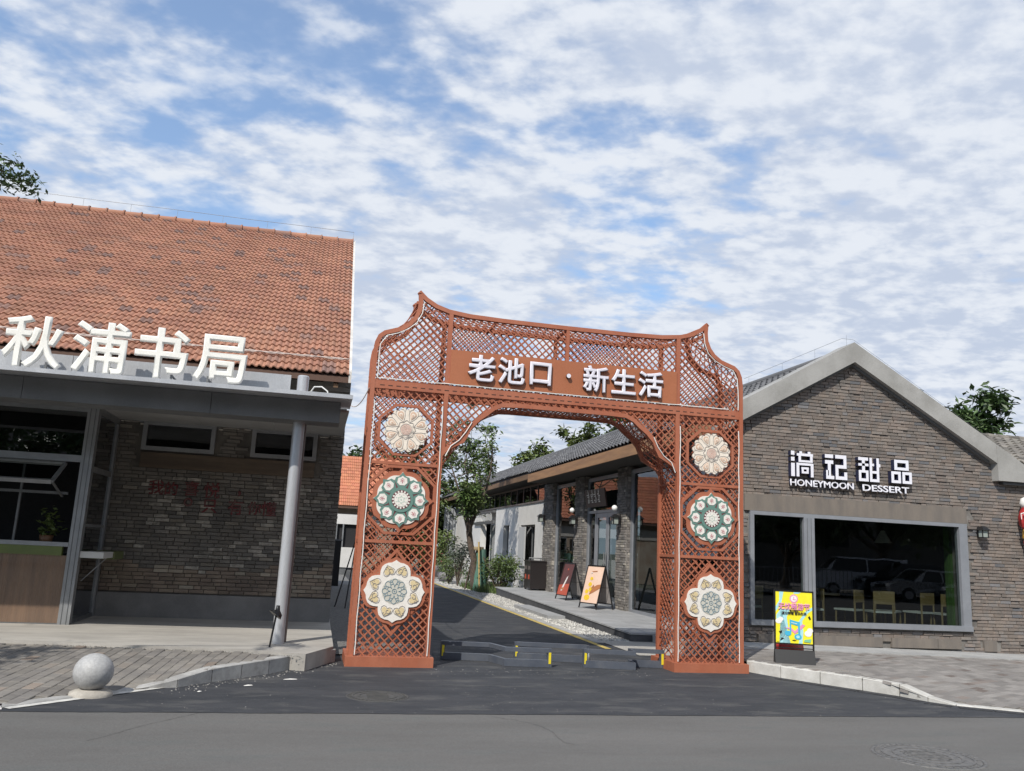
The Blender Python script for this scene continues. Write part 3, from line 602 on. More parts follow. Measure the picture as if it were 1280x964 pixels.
# flap window, hinged at top and swung outward
fw_ = MB(); a0 = Vector((0, FY - .06, 2.50)); d_ = Vector((0, -.62, -.34)).normalized(); Lf = .62
P_ = lambda x, t: (x, a0.y + d_.y * t, a0.z + d_.z * t)
nrm = (0, -d_.z, d_.y)
for t in (0, Lf): fw_.bar(P_(-9, t), P_(FX - .28, t), .035, .06, nrm)
for x in (-9, -6.6, FX - .28): fw_.bar(P_(x, 0), P_(x, Lf), .05, .035, nrm)
fo = fw_.obj('flap_window', M_alu, by)
MB().add([P_(-8.9, .02), P_(FX - .3, .02), P_(FX - .3, Lf - .02), P_(-8.9, Lf - .02)], [(0, 1, 2, 3)]).obj('pane', M_gl_b, fo)
MB().box(-9, FY - .02, 2.05, FX - .2, FY + .02, 2.09).obj('inner_rail', M_alu_d, by)
MB().box(FX - .86, FY + .01, 1.36, FX - .83, FY + .05, 2.5).obj('sash_edge', M_alu_d, by)
MB().bar((FX - .27, FY - .02, 2.02), P_(FX - .27, Lf), .03, .02).obj('stay_arm', M_alu_d, by)
# side of the bay, facing the lane
MB().box(FX + .0, FY + .1, 3.30, FX + .06, WY - .04, 3.4).obj('head_frame', M_alu, by)
MB().box(FX + .0, WY - .14, .2, FX + .07, WY - .04, 3.3).obj('wall_post', M_alu, by)
MB().box(FX + .01, FY + .1, 2.42, FX + .06, WY - .14, 2.50).obj('transom', M_alu, by)
MB().box(FX + .01, FY + .1, 1.6, FX + .05, WY - .14, 1.64).obj('transom', M_alu, by)
MB().box(FX + .03, FY + .1, .22, FX + .04, WY - .14, 3.3).obj('side_pane', M_gl_b, by)
MB().box(FX + .01, FY + .1, .2, FX + .06, WY - .14, .26).obj('bottom_rail', M_alu_d, by)
MB().box(FX + .08, FY + .0, 1.15, FX + .40, FY + .62, 1.24).obj('side_shelf', mat('shelf_white', (0.50, 0.50, 0.48), .5), by)
MB().box(FX + .08, FY + .63, 1.12, FX + .42, WY - .2, 1.24).obj('green_shelf', mat('shelf_green', (0.11, 0.13, 0.05), .6), by)
MB().bar((FX + .38, FY + .3, 1.15), (FX + .07, FY + .3, .80), .012, .012).obj('shelf_brace', M_alu, by)
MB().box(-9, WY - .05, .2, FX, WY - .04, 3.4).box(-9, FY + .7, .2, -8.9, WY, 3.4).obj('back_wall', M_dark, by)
MB().box(-9, FY + .03, .201, FX, WY - .05, .22).obj('floor', flat('bay_floor', (.12, .11, .10)), by)
pt = thing('potted_plant', 'small yellow green plant in a brown pot inside the service window', 'plant', None, (FX - .48, FY + .28, 1.32))
MB().lathe([(0, 0), (.075, 0), (.10, .13), (.085, .13), (0, .12)], n=14).obj('pot', flat('pot_brown', (.2, .10, .05)), pt)
random.seed(4); leaves([((random.gauss(0, .07), random.gauss(0, .07), .28 + random.gauss(0, .1)), random.random() * .3) for _ in range(130)], .09, M_leaf_y, pt, 'foliage', asp=.6)
MB().box(FX - .8, FY + .15, 1.2, FX - .1, FY + .6, 1.30).obj('counter_top', M_alu_d, by)
# small garden light in front of the column
st = thing('stake_light', 'thin black stake light leaning by the foot of the round steel column', 'lamp', None, (-.43, 11.60, .2))
MB().tube([(0, 0, 0), (.05, .02, .44)], .012, 8).obj('stake', flat('black_metal', (.012, .012, .013), .4), st)
MB().tube([(.03, .012, .40), (.052, .02, .43), (.058, .022, .46), (.06, .023, .52)], [.095, .075, .03, .022], 14).obj('lamp_head', MATS['black_metal'], st)
M_blk = MATS['black_metal']
# stone ball bollard
bl = thing('ball_bollard', 'round granite ball bollard on a low stone base by the road edge', 'bollard', None, (-1.97, 9.24, 0))
M_gran = mat('granite', (0.40, 0.40, 0.395), .55, c2=(0.32, 0.32, 0.32), scale=40, bump=.001, bscale=90, stain=(9, .45, (0.22, 0.215, 0.21)))
pf = [(0, .392)]; rr = .183
for i in range(1, 16): a = math.pi * i / 17; pf.append((rr * math.sin(a), .218 + rr * math.cos(a) * .95))
MB().lathe(pf, n=40).obj('ball', M_gran, bl)
MB().lathe([(.11, .06), (.155, .05), (.19, .035), (.20, .0), (.20, -.03)], n=40).lathe([(0, .061), (.11, .06)], n=40).obj('base', mat('base_stone', (0.43, 0.40, 0.35), .85, var=.25, scale=9, bump=.003, bscale=60, stain=(12, .5, (.24, .22, .19))), bl)
# ================================================================ GATE
gt = thing('entrance_gate', 'rust red steel lattice archway with winged top, six medallions and white characters', 'gate')
GY = 11.55; GR = 12.20; CX = 3.375
M_rust = mat('gate_rust_paint', (0.33, 0.100, 0.050), .58, c2=(0.37, 0.128, 0.070), scale=3.4, bump=.0008, bscale=60, stain=(5, .55, (0.25, 0.095, 0.06)), stretch=(1, 1, .45))
M_led = mat('light_tube_white', (0.78, 0.76, 0.72), .4, var=.08)
mir = lambda x: 2 * CX - x
hl = [(0.57, .0), (.57, 4.20), (.585, 4.33), (.625, 4.43), (.70, 4.495), (.80, 4.53), (.92, 4.57), (1.03, 4.65), (1.10, 4.74), (1.145, 4.85), (1.155, 4.97), (1.145, 5.10), (1.185, 5.12), (1.28, 5.035), (1.42, 4.955), (1.60, 4.90), (1.90, 4.865), (2.4, 4.85)]
outl = hl + [(CX, 4.845)] + [(mir(x), z) for x, z in hl[::-1]]
ul = [(1.63, .0), (1.63, 2.80), (1.68, 2.87), (1.80, 2.945), (1.92, 3.01), (1.97, 3.10), (2.02, 3.22), (2.12, 3.33), (2.24, 3.42), (2.33, 3.50), (2.45, 3.555), (2.7, 3.565)]
opn = ul + [(CX, 3.565)] + [(mir(x), z) for x, z in ul[::-1]]
face = outl + opn[::-1]
OCT2 = [(.20, .455), (.46, .21), (.46, -.21), (.20, -.455), (-.20, -.455), (-.46, -.21), (-.46, .21), (-.20, .455)]
OCT1 = [(.155, .345), (.37, .155), (.37, -.155), (.155, -.345), (-.155, -.345), (-.37, -.155), (-.37, .155), (-.155, .345)]
DIA = [(0, .54), (.465, .0), (0, -.56), (-.465, .0)]
LEGC = (1.10, mir(1.10)); MZ = (3.12, 2.165, .96)
SIGN = [(1.66, 3.83), (mir(1.66), 3.83), (mir(1.66), 4.315), (1.66, 4.315)]
holes = [SIGN]
for c in LEGC:
    for z, P0 in zip(MZ, (OCT1, OCT2, DIA)): holes.append([(c + a, z + b) for a, b in P0])
def clip_lines(polys, sgn, sp, off=0.0):
    edges = [(p[i], p[(i + 1) % len(p)]) for p in polys for i in range(len(p))]; segs = []
    cs = [x + sgn * z for p in polys for x, z in p]; c = math.floor(min(cs) / sp) * sp + off
    while c < max(cs):
        ts = []
        for (x0, z0), (x1, z1) in edges:
            f0 = x0 + sgn * z0 - c; f1 = x1 + sgn * z1 - c
            if (f0 < 0) != (f1 < 0): t = f0 / (f0 - f1); ts.append((x0 + (x1 - x0) * t, z0 + (z1 - z0) * t))
        ts.sort()
        for a, b in zip(ts[::2], ts[1::2]):
            if math.dist(a, b) > .03: segs.append((a, b))
        c += sp
    return segs
segs = [(s, 0) for s in clip_lines([face] + holes, 1, .110, .02)] + [(s, 1) for s in clip_lines([face] + holes, -1, .110, .045)]
segs.sort(key=lambda q: -math.dist(*q[0])); rest = MB()
for i, ((a, b), k) in enumerate(segs):
    yy = GY - .006 + .012 * k; mb = MB() if i < 300 else rest
    mb.bar((a[0], yy, a[1]), (b[0], yy, b[1]), .0168, .011, (0, 1, 0))
    if i < 300: mb.obj('lattice_slat', M_rust, gt)
if rest.v: rest.obj('short_lattice', M_rust, gt, kind='stuff')
rear = MB()
for sg_, off, dy in ((1, .02, 0), (-1, .045, .012)):
    for a, b in clip_lines([face], sg_, .110, off): rear.bar((a[0], GR + dy, a[1]), (b[0], GR + dy, b[1]), .0155, .010, (0, 1, 0))
def resample(pl, st):
    P0 = [Vector(p) for p in pl]; o = [P0[0]]; acc = 0
    for a, b in zip(P0, P0[1:]):
        d = (b - a).length; t = st - acc
        while t <= d: o.append(a.lerp(b, t / d)); t += st
        acc = (acc + d) % st if d + acc >= st else acc + d
    return o
def inset(pl, d):
    o = []; n = len(pl)
    for i, p in enumerate(pl):
        a = Vector(pl[max(0, i - 1)]); b = Vector(pl[min(n - 1, i + 1)]); q = (b - a).normalized(); o.append((p[0] + q.y * d, p[1] - q.x * d))
    return o
oin = inset(outl, .03); onn = inset(opn, -.03)
for path in (oin, onn):
    rs_ = resample(path, .118)
    for i in range(len(rs_) - 5):
        a, b = rs_[i], rs_[i + 5]
        for p, q in ((a, b), (b, a)): rear.bar((p.x, GY + .03, p.y), (q.x, GR - .03, q.y), .015, .009, (0, 0, 1) if abs(b.x - a.x) > abs(b.y - a.y) else (1, 0, 0))
rear.obj('rear_and_side_lattice', M_rust, gt, kind='stuff')
for yy, nm in ((GY, ''), (GR, 'rear_')):
    y0 = yy - .033; y1 = yy + .033
    it = hl.index((1.185, 5.12)); n_o = len(oin)
    MB().ribbon(oin[:it] + [(1.163, 5.10)], .06, y0, y1).obj(nm + 'outline_frame', M_rust, gt)
    MB().ribbon([(mir(x), z) for x, z in oin[:it] + [(1.163, 5.10)]], .06, y0, y1).obj(nm + 'outline_frame', M_rust, gt)
    mid_ = [(1.150, 5.115)] + oin[it:n_o - it]; mid_ = mid_[:-1] + [(mir(1.150), 5.115)]
    MB().ribbon(mid_, .06, y0 + .002, y1 - .002).obj(nm + 'outline_frame', M_rust, gt)
    MB().ribbon(onn, .06, y0 + .002, y1 - .002).obj(nm + 'opening_frame', M_rust, gt)
    MB().box(.628, y0 + .004, 3.675, mir(.628), y1 - .004, 3.80).obj(nm + 'crossbar', M_rust, gt)
    for c in LEGC:
        for z in (2.655, 1.60): MB().box(c - .472, y0 + .006, z - .02, c + .472, y1 - .006, z + .02).obj(nm + 'horizontal_bar', M_rust, gt)
        for z, P0 in zip(MZ, (OCT1, OCT2, DIA)):
            MB().ribbon([(c + a * .985, z + b * .985) for a, b in P0], .036, yy - .022, yy + .022, True).obj(nm + 'medallion_frame', M_rust, gt)
    for x in (1.63, mir(1.63)):
        MB().box(x - .03, y0 + .003, 3.80, x + .03, y1 - .003, 4.87).obj(nm + 'header_post', M_rust, gt)
        MB().box(x - .03 if x < CX else x - .03, y0 + .003, 2.83, x + .03, y1 - .003, 3.675).obj(nm + 'leg_post', M_rust, gt)
    MB().box(CX - .025, y0 + .005, 4.315 if not nm else 3.8, CX + .025, y1 - .005, 4.79).obj(nm + 'header_post', M_rust, gt)
for x0, x1 in ((.525, 1.675), (mir(1.675), mir(.525))):
    MB().box(x0, GY - .10, -.01, x1, GR + .10, .125).obj('base_plinth', M_rust, gt)
for c in LEGC:
    for x in (c - .5, c + .5):
        for z in (2.655, 1.60, 3.74): MB().box(x - .02, GY + .034, z - .02, x + .02, GR - .034, z + .02).obj('side_bar', M_rust, gt)
for x in (1.15, mir(1.15), CX, 2.3, mir(2.3)):
    MB().box(x - .02, GY + .034, 4.79 if abs(x - CX) < 2 else 4.95, x + .02, GR - .034, 4.82 if abs(x - CX) < 2 else 4.99).obj('top_tie', M_rust, gt)
dash_mb = MB()  # row of shadow dashes on the crossbar, put in as thin dark boxes
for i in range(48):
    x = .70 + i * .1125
    if x < mir(.70): dash_mb.box(x, GY - .0305, 3.715, x + .062, GY - .0285, 3.729)
dash_mb.obj('shadow_dashes', flat('dash_shadow_dark', (.07, .028, .018), .8), gt)
# white light tubes, slightly wavy, along the inner edges
def tube_run(pts):
    rs_ = resample(pts, .16); o = []
    for i, p in enumerate(rs_): o.append((p.x + .004 * math.sin(i * 1.7), GY - .040, p.y + .003 * math.sin(i * 2.3)))
    MB().tube(o, .0075, 5).obj('light_tube', M_led, gt)
for f in (lambda x: x, mir):
    tube_run([(f(.645), .14), (f(.645), 3.66)]); tube_run([(f(1.592), .14), (f(1.592), 3.66)])
    tube_run([(f(.655), 3.815), (f(.655), 4.25), (f(.685), 4.38), (f(.76), 4.44), (f(.92), 4.485), (f(1.08), 4.57), (f(1.17), 4.68), (f(1.21), 4.80), (f(1.23), 4.97)])
    tube_run([(f(1.665), 2.80), (f(1.76), 3.005), (f(1.88), 3.05), (f(1.93), 3.13), (f(1.98), 3.26), (f(2.08), 3.38)])
tube_run([(.66, 3.815), (mir(.66), 3.815)])
# sign panel and its raised characters
sp_ = MB(); sp_.box(1.66, GY - .045, 3.825, mir(1.66), GY + .02, 4.315); sp_.obj('sign_panel', mat('sign_panel_paint', (0.37, 0.13, 0.06), .45, c2=(0.345, 0.12, 0.055), scale=1.5), gt)
panel = [o for o in kids(gt) if o.name.startswith('sign_panel')][0]
M_chr = mat('character_face', (0.72, 0.70, 0.76), .35, c2=(0.66, 0.64, 0.70), scale=4)
M_chs = flat('character_side', (0.05, 0.03, 0.045), .5)
def sidemat(o, m2):
    o.data.materials.append(m2)
    for p in o.data.polygons:
        if abs(p.normal.y) < .5: p.material_index = 1
for ch, x in [('老', 2.10), ('池', 2.535), ('口', 2.965), ('新', 3.80), ('生', 4.23), ('活', 4.655)]:
    o = text('character', ch, .40, M_chr, panel, (x, GY - .075, 4.075), depth=.055, bold=.0115); sidemat(o, M_chs)
o = MB().tube([(3.385, GY - .10, 4.085), (3.385, GY - .05, 4.085)], .032, 16, smooth=False).obj('dot', [M_chr, M_chs], panel)
for p in o.data.polygons:
    if abs(p.normal.y) < .7: p.material_index = 1
# medallions
M_cream = mat('medallion_cream', (0.76, 0.69, 0.60), .6, c2=(0.72, 0.64, 0.54), scale=12); M_white = mat('medallion_white', (0.74, 0.71, 0.66), .6, c2=(0.70, 0.66, 0.60), scale=12)
M_or = flat('medallion_orange', (0.60, 0.42, 0.31), .6); M_line = flat('medallion_line_grey', (0.24, 0.22, 0.21), .6); M_pinkd = flat('medallion_pink', (0.55, 0.36, 0.30), .6)
M_grn = flat('medallion_green', (0.12, 0.225, 0.19), .55); M_mar = flat('medallion_maroon', (0.13, 0.045, 0.05), .6); M_rose = flat('medallion_rose', (0.45, 0.16, 0.18), .6); M_gold = flat('medallion_gold', (0.64, 0.52, 0.30), .55); M_bgy = flat('medallion_blue_grey', (0.17, 0.25, 0.29), .6); M_pgreen = flat('medallion_pale_green', (0.45, 0.55, 0.47), .6)
pol = lambda r, a: (r * math.sin(a), r * math.cos(a))
def place(pts, c, z, rot=0.0, s=1.0, off=(0, 0)):
    o = []
    for x, y in pts:
        x = x * s + off[0]; y = y * s + off[1]; o.append((c + x * math.cos(rot) + y * math.sin(rot), z - x * math.sin(rot) + y * math.cos(rot)))
    return o
def circ(r, n=28): return [pol(r, 2 * math.pi * i / n) for i in range(n)]
drop = [(0, -.055), (.018, -.03), (.035, .0), (.042, .028), (.035, .05), (.018, .062), (0, .066), (-.018, .062), (-.035, .05), (-.042, .028), (-.035, .0), (-.018, -.03)]
yb = GY - .036
for c in LEGC:
    # upper: cream lotus
    z = MZ[0]; md = MB().prism([(c + a, z + b) for a, b in [pol(.272 + .036 * abs(math.sin(8 * t / 1)) , t) for t in [2 * math.pi * i / 96 for i in range(96)]]], yb - .02, yb).obj('medallion', M_cream, gt, label='round cream and orange lotus medallion')
    for k in range(8):
        a = 2 * math.pi * (k + .5) / 8; mb = MB(); mb.prism(place(drop, c, z, a, 1.0, (0, .205)), yb - .026, yb - .0205, mi=0); mb.prism(place(drop, c, z, a, .62, (0, .205)), yb - .030, yb - .0265, mi=1); mb.prism(place(drop, c, z, a, .36, (0, .205)), yb - .033, yb - .0305, mi=0)
        mb.ribbon(place(drop, c, z, a, 1.55, (0, .20)), .0042, yb - .025, yb - .021, True, mi=2); mb.obj('petal', [M_or, M_cream, M_line], md)
    for k in range(8):
        a = 2 * math.pi * k / 8; MB().ribbon(place([(-.03, -.01), (-.022, .018), (0, .028), (.022, .018), (.03, -.01)], c, z, a, 1, (0, .262)), .0042, yb - .0235, yb - .0205).obj('petal_tip', M_line, md)
    mb = MB(); mb.ribbon(place([pol(.118 + .012 * math.cos(8 * t), t) for t in [2 * math.pi * i / 64 for i in range(64)]], c, z), .006, yb - .026, yb - .0205, True, mi=2)
    mb.prism(place([pol(.098 + .010 * math.cos(8 * t), t) for t in [2 * math.pi * i / 64 for i in range(64)]], c, z), yb - .027, yb - .0206, mi=1); mb.ribbon(place(circ(.082, 32), c, z), .0045, yb - .031, yb - .0275, True, mi=2); mb.prism(place(circ(.072), c, z), yb - .0305, yb - .0274, mi=3)
    for r_ in (.058, .040, .022): mb.ribbon(place([pol(r_ + .004 * math.cos(6 * t), t) for t in [2 * math.pi * i / 36 for i in range(36)]], c, z), .0042, yb - .034, yb - .031, True, mi=1)
    mb.obj('rosette', [M_or, M_cream, M_line, M_pinkd], md)
    # middle: green eight petal flower on white
    z = MZ[1]
    def shp(t, s): 
        u = (t + math.pi / 4) % (math.pi / 2) - math.pi / 4; u = abs(u); return s * (.375 - .05 * math.sin(min(1, u / .16) * math.pi / 2) + .018 * math.sin(max(0, (u - .16)) / (.785 - .16) * math.pi))
    pts = lambda s: [pol(shp(2 * math.pi * i / 96, s), 2 * math.pi * i / 96) for i in range(96)]
    MB().prism(place(pts(1.19), c, z), yb - .006, yb + .012).obj('medallion_backing', M_rust, gt)
    md = MB().prism(place(pts(1.0), c, z), yb - .022, yb - .0065).obj('medallion', M_white, gt, label='round white medallion with a green eight petalled flower')
    pet = [(-.055, .17), (-.105, .255), (-.092, .305), (-.05, .318), (0, .375), (.05, .318), (.092, .305), (.105, .255), (.055, .17)]
    hexa = [(-.028, .205), (-.058, .235), (-.05, .285), (-.02, .295), (0, .312), (.02, .295), (.05, .285), (.058, .235), (.028, .205)]
    for k in range(8):
        a = 2 * math.pi * k / 8; mb = MB(); mb.prism(place(pet, c, z, a, .985), yb - .032 - .0015 * (k % 2), yb - .0225, mi=0); mb.prism(place(hexa, c, z, a, 1.2, (0, -.052)), yb - .038, yb - .0342, mi=1)
        for q in (0, 1): mb.ribbon(place([(-.026, .238 + q * .022), (-.012, .256 + q * .022), (0, .266 + q * .022), (.012, .256 + q * .022), (.026, .238 + q * .022)], c, z, a), .0055, yb - .041, yb - .0385, mi=2)
        mb.prism(place([(-.006, .222), (.006, .222), (.004, .262), (-.004, .262)], c, z, a), yb - .0415, yb - .0386, mi=2)
        mb.obj('petal', [M_grn, M_white, M_rose], md)
        MB().prism(place([(-.016, .16), (.016, .16), (.022, .25), (0, .285), (-.022, .25)], c, z, a + math.pi / 8), yb - .0300, yb - .0226).obj('petal_gap', M_mar, md)
    mb = MB(); mb.prism(place(circ(.170, 40), c, z), yb - .040, yb - .0225, mi=0); mb.prism(place(circ(.128, 32), c, z), yb - .043, yb - .0405, mi=1)
    for k in range(16): mb.prism(place([(-.013, .098), (.013, .098), (.010, .118), (0, .126), (-.010, .118)], c, z, 2 * math.pi * k / 16), yb - .046, yb - .0435, mi=2)
    mb.prism(place(circ(.094, 28), c, z), yb - .048, yb - .0465, mi=2)
    for k in range(6): mb.ribbon(place([(-.014, .03), (0, .052), (.014, .03)], c, z, 2 * math.pi * k / 6), .008, yb - .051, yb - .0485, mi=3)
    for k in range(8): mb.prism(place(circ(.007, 8), c, z, 2 * math.pi * (k + .5) / 8, 1, (0, .072)), yb - .0505, yb - .0485, mi=3)
    mb.prism(place(circ(.012, 10), c, z), yb - .0505, yb - .0485, mi=3); mb.obj('flower_centre', [M_grn, M_mar, M_white, M_pgreen], md)
    # lower: white quatrefoil with gold scrolls
    z = MZ[2]; lob = [(0, 1.0), (4, .955), (9, .925), (16, .935), (24, .925), (31, .885), (37, .81), (42, .74), (45, .70)]
    def quat(s):
        o = []
        for k in range(4):
            for t, r_ in [(-a, r) for a, r in lob[:0:-1]] + lob[:-1]: o.append(pol(r_ * s, R(t) + k * math.pi / 2))
        return o
    MB().prism(place(quat(.455), c, z), yb - .006, yb + .012).obj('medallion_backing', M_rust, gt)
    md = MB().prism(place(quat(.405), c, z), yb - .022, yb - .0065).obj('medallion', M_white, gt, label='white quatrefoil medallion with gold scrolls round a blue grey centre')
    heart = [(0, -.045), (.028, -.02), (.05, .005), (.052, .03), (.036, .046), (.014, .044), (0, .03), (-.014, .044), (-.036, .046), (-.052, .03), (-.05, .005), (-.028, -.02)]
    sc1 = [pol(.032 * (1 - i / 16), R(-120 + 28 * i)) for i in range(12)]
    for k in range(8):
        a = R((k // 2) * 90 + (19 if k % 2 else -19)); mb = MB(); mb.prism(place(heart, c, z, a + math.pi, 1.22, (0, -.285)), yb - .028, yb - .0225, mi=0)
        sg2 = 1 if k % 2 else -1
        mb.ribbon([(x, y) for x, y in place([(sg2 * px, py) for px, py in sc1], c, z, a, 1.15, (sg2 * -.018, .268))], .0075, yb - .032, yb - .0285, mi=1)
        mb.ribbon(place([(sg2 * px * 1.0, py) for px, py in sc1], c, z, a, .8, (sg2 * .022, .31)), .006, yb - .0325, yb - .0285, mi=1)
        mb.ribbon(place(heart, c, z, a + math.pi, 1.5, (0, -.283)), .005, yb - .0275, yb - .0225, True, mi=1); mb.obj('scroll', [M_gold, M_line], md)
    mb = MB(); mb.prism(place(circ(.165, 36), c, z), yb - .0245, yb - .0225, mi=1)
    for k in range(8): mb.ribbon(place([pol(.034, R(-150 + 30 * i)) for i in range(11)], c, z, 2 * math.pi * k / 8, 1, (0, .128)), .0075, yb - .029, yb - .025, mi=0); mb.ribbon(place(circ(.013, 8), c, z, 2 * math.pi * (k + .5) / 8, 1, (0, .135)), .006, yb - .0285, yb - .025, True, mi=0)
    for k in range(8): mb.ribbon(place([pol(.026, R(-140 + 28 * i)) for i in range(11)], c, z, 2 * math.pi * (k + .5) / 8, 1, (0, .072)), .007, yb - .0292, yb - .025, mi=0)
    mb.ribbon(place(circ(.03, 14), c, z), .008, yb - .0295, yb - .025, True, mi=0); mb.prism(place(circ(.010, 8), c, z), yb - .0295, yb - .025, mi=0)
    mb.obj('scroll_centre', [M_bgy, mat('medallion_stone', (0.55, 0.53, 0.46), .6, var=.1)], md)
# cable from the bookshop corner to the gate
t = thing('slack_cable', 'thin slack cable hanging between the bookshop corner and the gate', 'cable')
pts = []
for i in range(13): s = i / 12; p = Vector((.36, 15.1, 4.05)).lerp(Vector((.58, 12.0, 3.75)), s); pts.append((p.x, p.y, p.z - .35 * 4 * s * (1 - s) * .55))
MB().tube(pts, .008, 5).obj('cable', M_cab, t)

# ================================================================ DESSERT SHOP (right building)
ds = thing('dessert_shop_building', 'grey brick gabled shop with concrete rakes, big front window and a long lane side', 'building')
GW = 14.2
M_rake = mat('rake_concrete', (0.34, 0.335, 0.32), .85, c2=(0.27, 0.265, 0.25), scale=1.8, bump=.002, bscale=40, stain=(2.3, .5, (0.22, 0.215, 0.2)))
M_stone = mat('lintel_stone', (0.185, 0.16, 0.136), .9, c2=(0.145, 0.129, 0.114), scale=2.2, bump=.002, bscale=50, stretch=(2.5, 1, .7), stain=(3, .5, (0.15, 0.13, 0.11)))
rz_ = lambda x: 5.62 - .56 * abs(x - 9.92)
wm = MB()
wy0, wy1 = GW + .03, GW + .38
WXL, WXR, WZ0, WZ1 = 7.80, 12.36, .47, 2.49
wm.box(7.63, wy0, -.05, 22, wy1, WZ0); wm.box(7.63, wy0, WZ0, WXL, wy1, WZ1); wm.box(WXR, wy0, WZ0, 22, wy1, 3.35)
wm.box(7.63, wy0, WZ1, WXR, wy1, 3.35)
wm.prism([(7.63, 3.35), (13.3, 3.35), (13.3, rz_(13.3)), (9.92, rz_(9.92)), (7.63, rz_(7.63))], wy0, wy1)
wm.obj('wall', M_mort_r, ds)
random.seed(31)
hole_sill = lambda x, z: (12.2 > x > 8.1 and .12 < z < .31)
def okr(x, z, hw):
    if z > 3.30 and z > rz_(x) - .12 - .0 and x < 13.2: return False
    if x > 13.05 and z > 3.40: return False
    if x - hw < WXR + .01 and z > WZ0 - .02 and z < 2.80 and x + hw > WXL - .02: return False
    if z > 2.47 and z < 2.80 and x - hw < 12.40: return False
    if .13 < z < .305 and 7.9 < x + hw and x - hw < 12.15: return False
    if .10 < z < .30 and 12.62 < x < 12.95: return False
    return True
allp = brick_places(7.63, 13.9, .04, 5.6, okr, at=GW + .03, jit=.010)
pieces('brick', BRK, M_brick_r, allp, ds, 'further_bricks', near, 300)
MB().box(13.9, GW + .01, .0, 22, GW + .03, 3.3).obj('wing_wall_face', M_brick_r, ds)
MB().box(7.64, GW - .02, 2.492, 12.39, GW + .028, 2.795).obj('window_lintel', M_stone, ds)
for a, b in ((7.9, 8.9), (8.91, 10.42), (10.62, 11.6), (11.61, 12.12)): MB().box(a, GW - .03, .13, b, GW + .03, .305).obj('sill_stone', M_stone, ds)
MB().box(10.43, GW - .01, .235, 10.61, GW + .03, .305).obj('sill_stone', M_stone, ds)
MB().box(12.64, GW - .02, .1, 12.92, GW + .03, .30).obj('render_patch', M_stone, ds)
# rakes
for s_ in (-1, 1):
    xe = 6.95 if s_ < 0 else 13.05; mb = MB(); X = lambda x: x
    top = lambda x: 5.86 - .565 * abs(x - 9.92); bot = lambda x: 5.465 - .56 * abs(x - 9.92)
    mb.prism([(9.92, bot(9.92)), (9.92, top(9.92)), (xe, top(xe)), (xe, bot(xe))], GW - .16, GW + .38); mb.obj('gable_coping', M_rake, ds)
    MB().prism([(9.92, bot(9.92) - .004), (9.92, bot(9.92) - .055), (xe - s_ * .1, bot(xe - s_ * .1) - .055), (xe - s_ * .1, bot(xe - s_ * .1) - .004)], GW - .06, GW + .03).obj('coping_shadow_strip', mat('coping_shadow_dark', (0.12, 0.12, 0.12), .8), ds)  # dark strip standing in for the shade under the coping
MB().prism([(13.053, 3.37), (13.053, 4.088), (13.30, 3.95), (13.72, 3.70), (13.80, 3.64), (13.80, 3.44), (13.7, 3.37)], GW - .165, GW + .38).obj('coping_return', M_rake, ds)
MB().box(13.81, GW - .12, 3.42, 22, GW + .1, 3.47).box(13.2, GW - .12, 3.31, 13.9, GW + .02, 3.36).obj('wing_gutter', flat('gutter_dark_metal', (.05, .05, .05)), ds)
# front window
fw2 = MB(); fy0, fy1 = GW - .035, GW + .09
fw2.box(12.19, fy0, WZ0 + .085, WXR + .015, fy1, 2.42); fw2.box(8.83, fy0, WZ0 + .085, 9.05, fy1, 2.42); fw2.box(7.74, fy0, WZ0 + .085, 7.82, fy1, 2.42)
fw2.box(7.74, fy0, 2.42, WXR + .015, fy1, 2.50 - .012); fw2.box(7.74, fy0 - .03, WZ0 - .01, WXR + .015, fy1, WZ0 + .085)
fwo = fw2.obj('window', M_alu, ds)
M_alu_l = mat('shopfront_aluminium', (0.33, 0.345, 0.37), .45, c2=(0.29, 0.305, 0.33), scale=3, metal=.45, bscale=90)
fwo.data.materials[0] = M_alu_l
for x in (8.90, 8.98): MB().box(x - .004, fy0 - .004, WZ0 + .09, x + .004, fy0 - .0005, 2.41).obj('frame_groove', M_alu_d, fwo)
M_gl_f = glass_mat('shop_glass', (0.70, 0.74, 0.72), .0, mul=1.25)
MB().box(9.05, GW + .03, WZ0 + .085, 12.19, GW + .04, 2.42).obj('pane', M_gl_f, fwo)
MB().box(7.82, GW + .03, WZ0 + .085, 8.83, GW + .04, 2.42).obj('pane', M_gl_f, fwo)
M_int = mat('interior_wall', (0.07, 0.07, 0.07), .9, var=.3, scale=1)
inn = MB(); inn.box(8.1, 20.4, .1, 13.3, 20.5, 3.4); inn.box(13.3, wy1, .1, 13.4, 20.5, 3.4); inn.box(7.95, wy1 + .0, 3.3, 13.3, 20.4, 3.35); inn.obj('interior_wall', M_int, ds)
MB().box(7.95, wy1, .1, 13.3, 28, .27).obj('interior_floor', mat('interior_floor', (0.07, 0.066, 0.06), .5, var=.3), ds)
MB().box(12.30, wy1 + .01, .14, 12.75, wy1 + .16, 3.0).obj('green_curtain', mat('curtain_green', (0.055, 0.12, 0.025), .8, c2=(0.03, 0.065, 0.018), scale=6, stretch=(8, 8, .3)), ds)
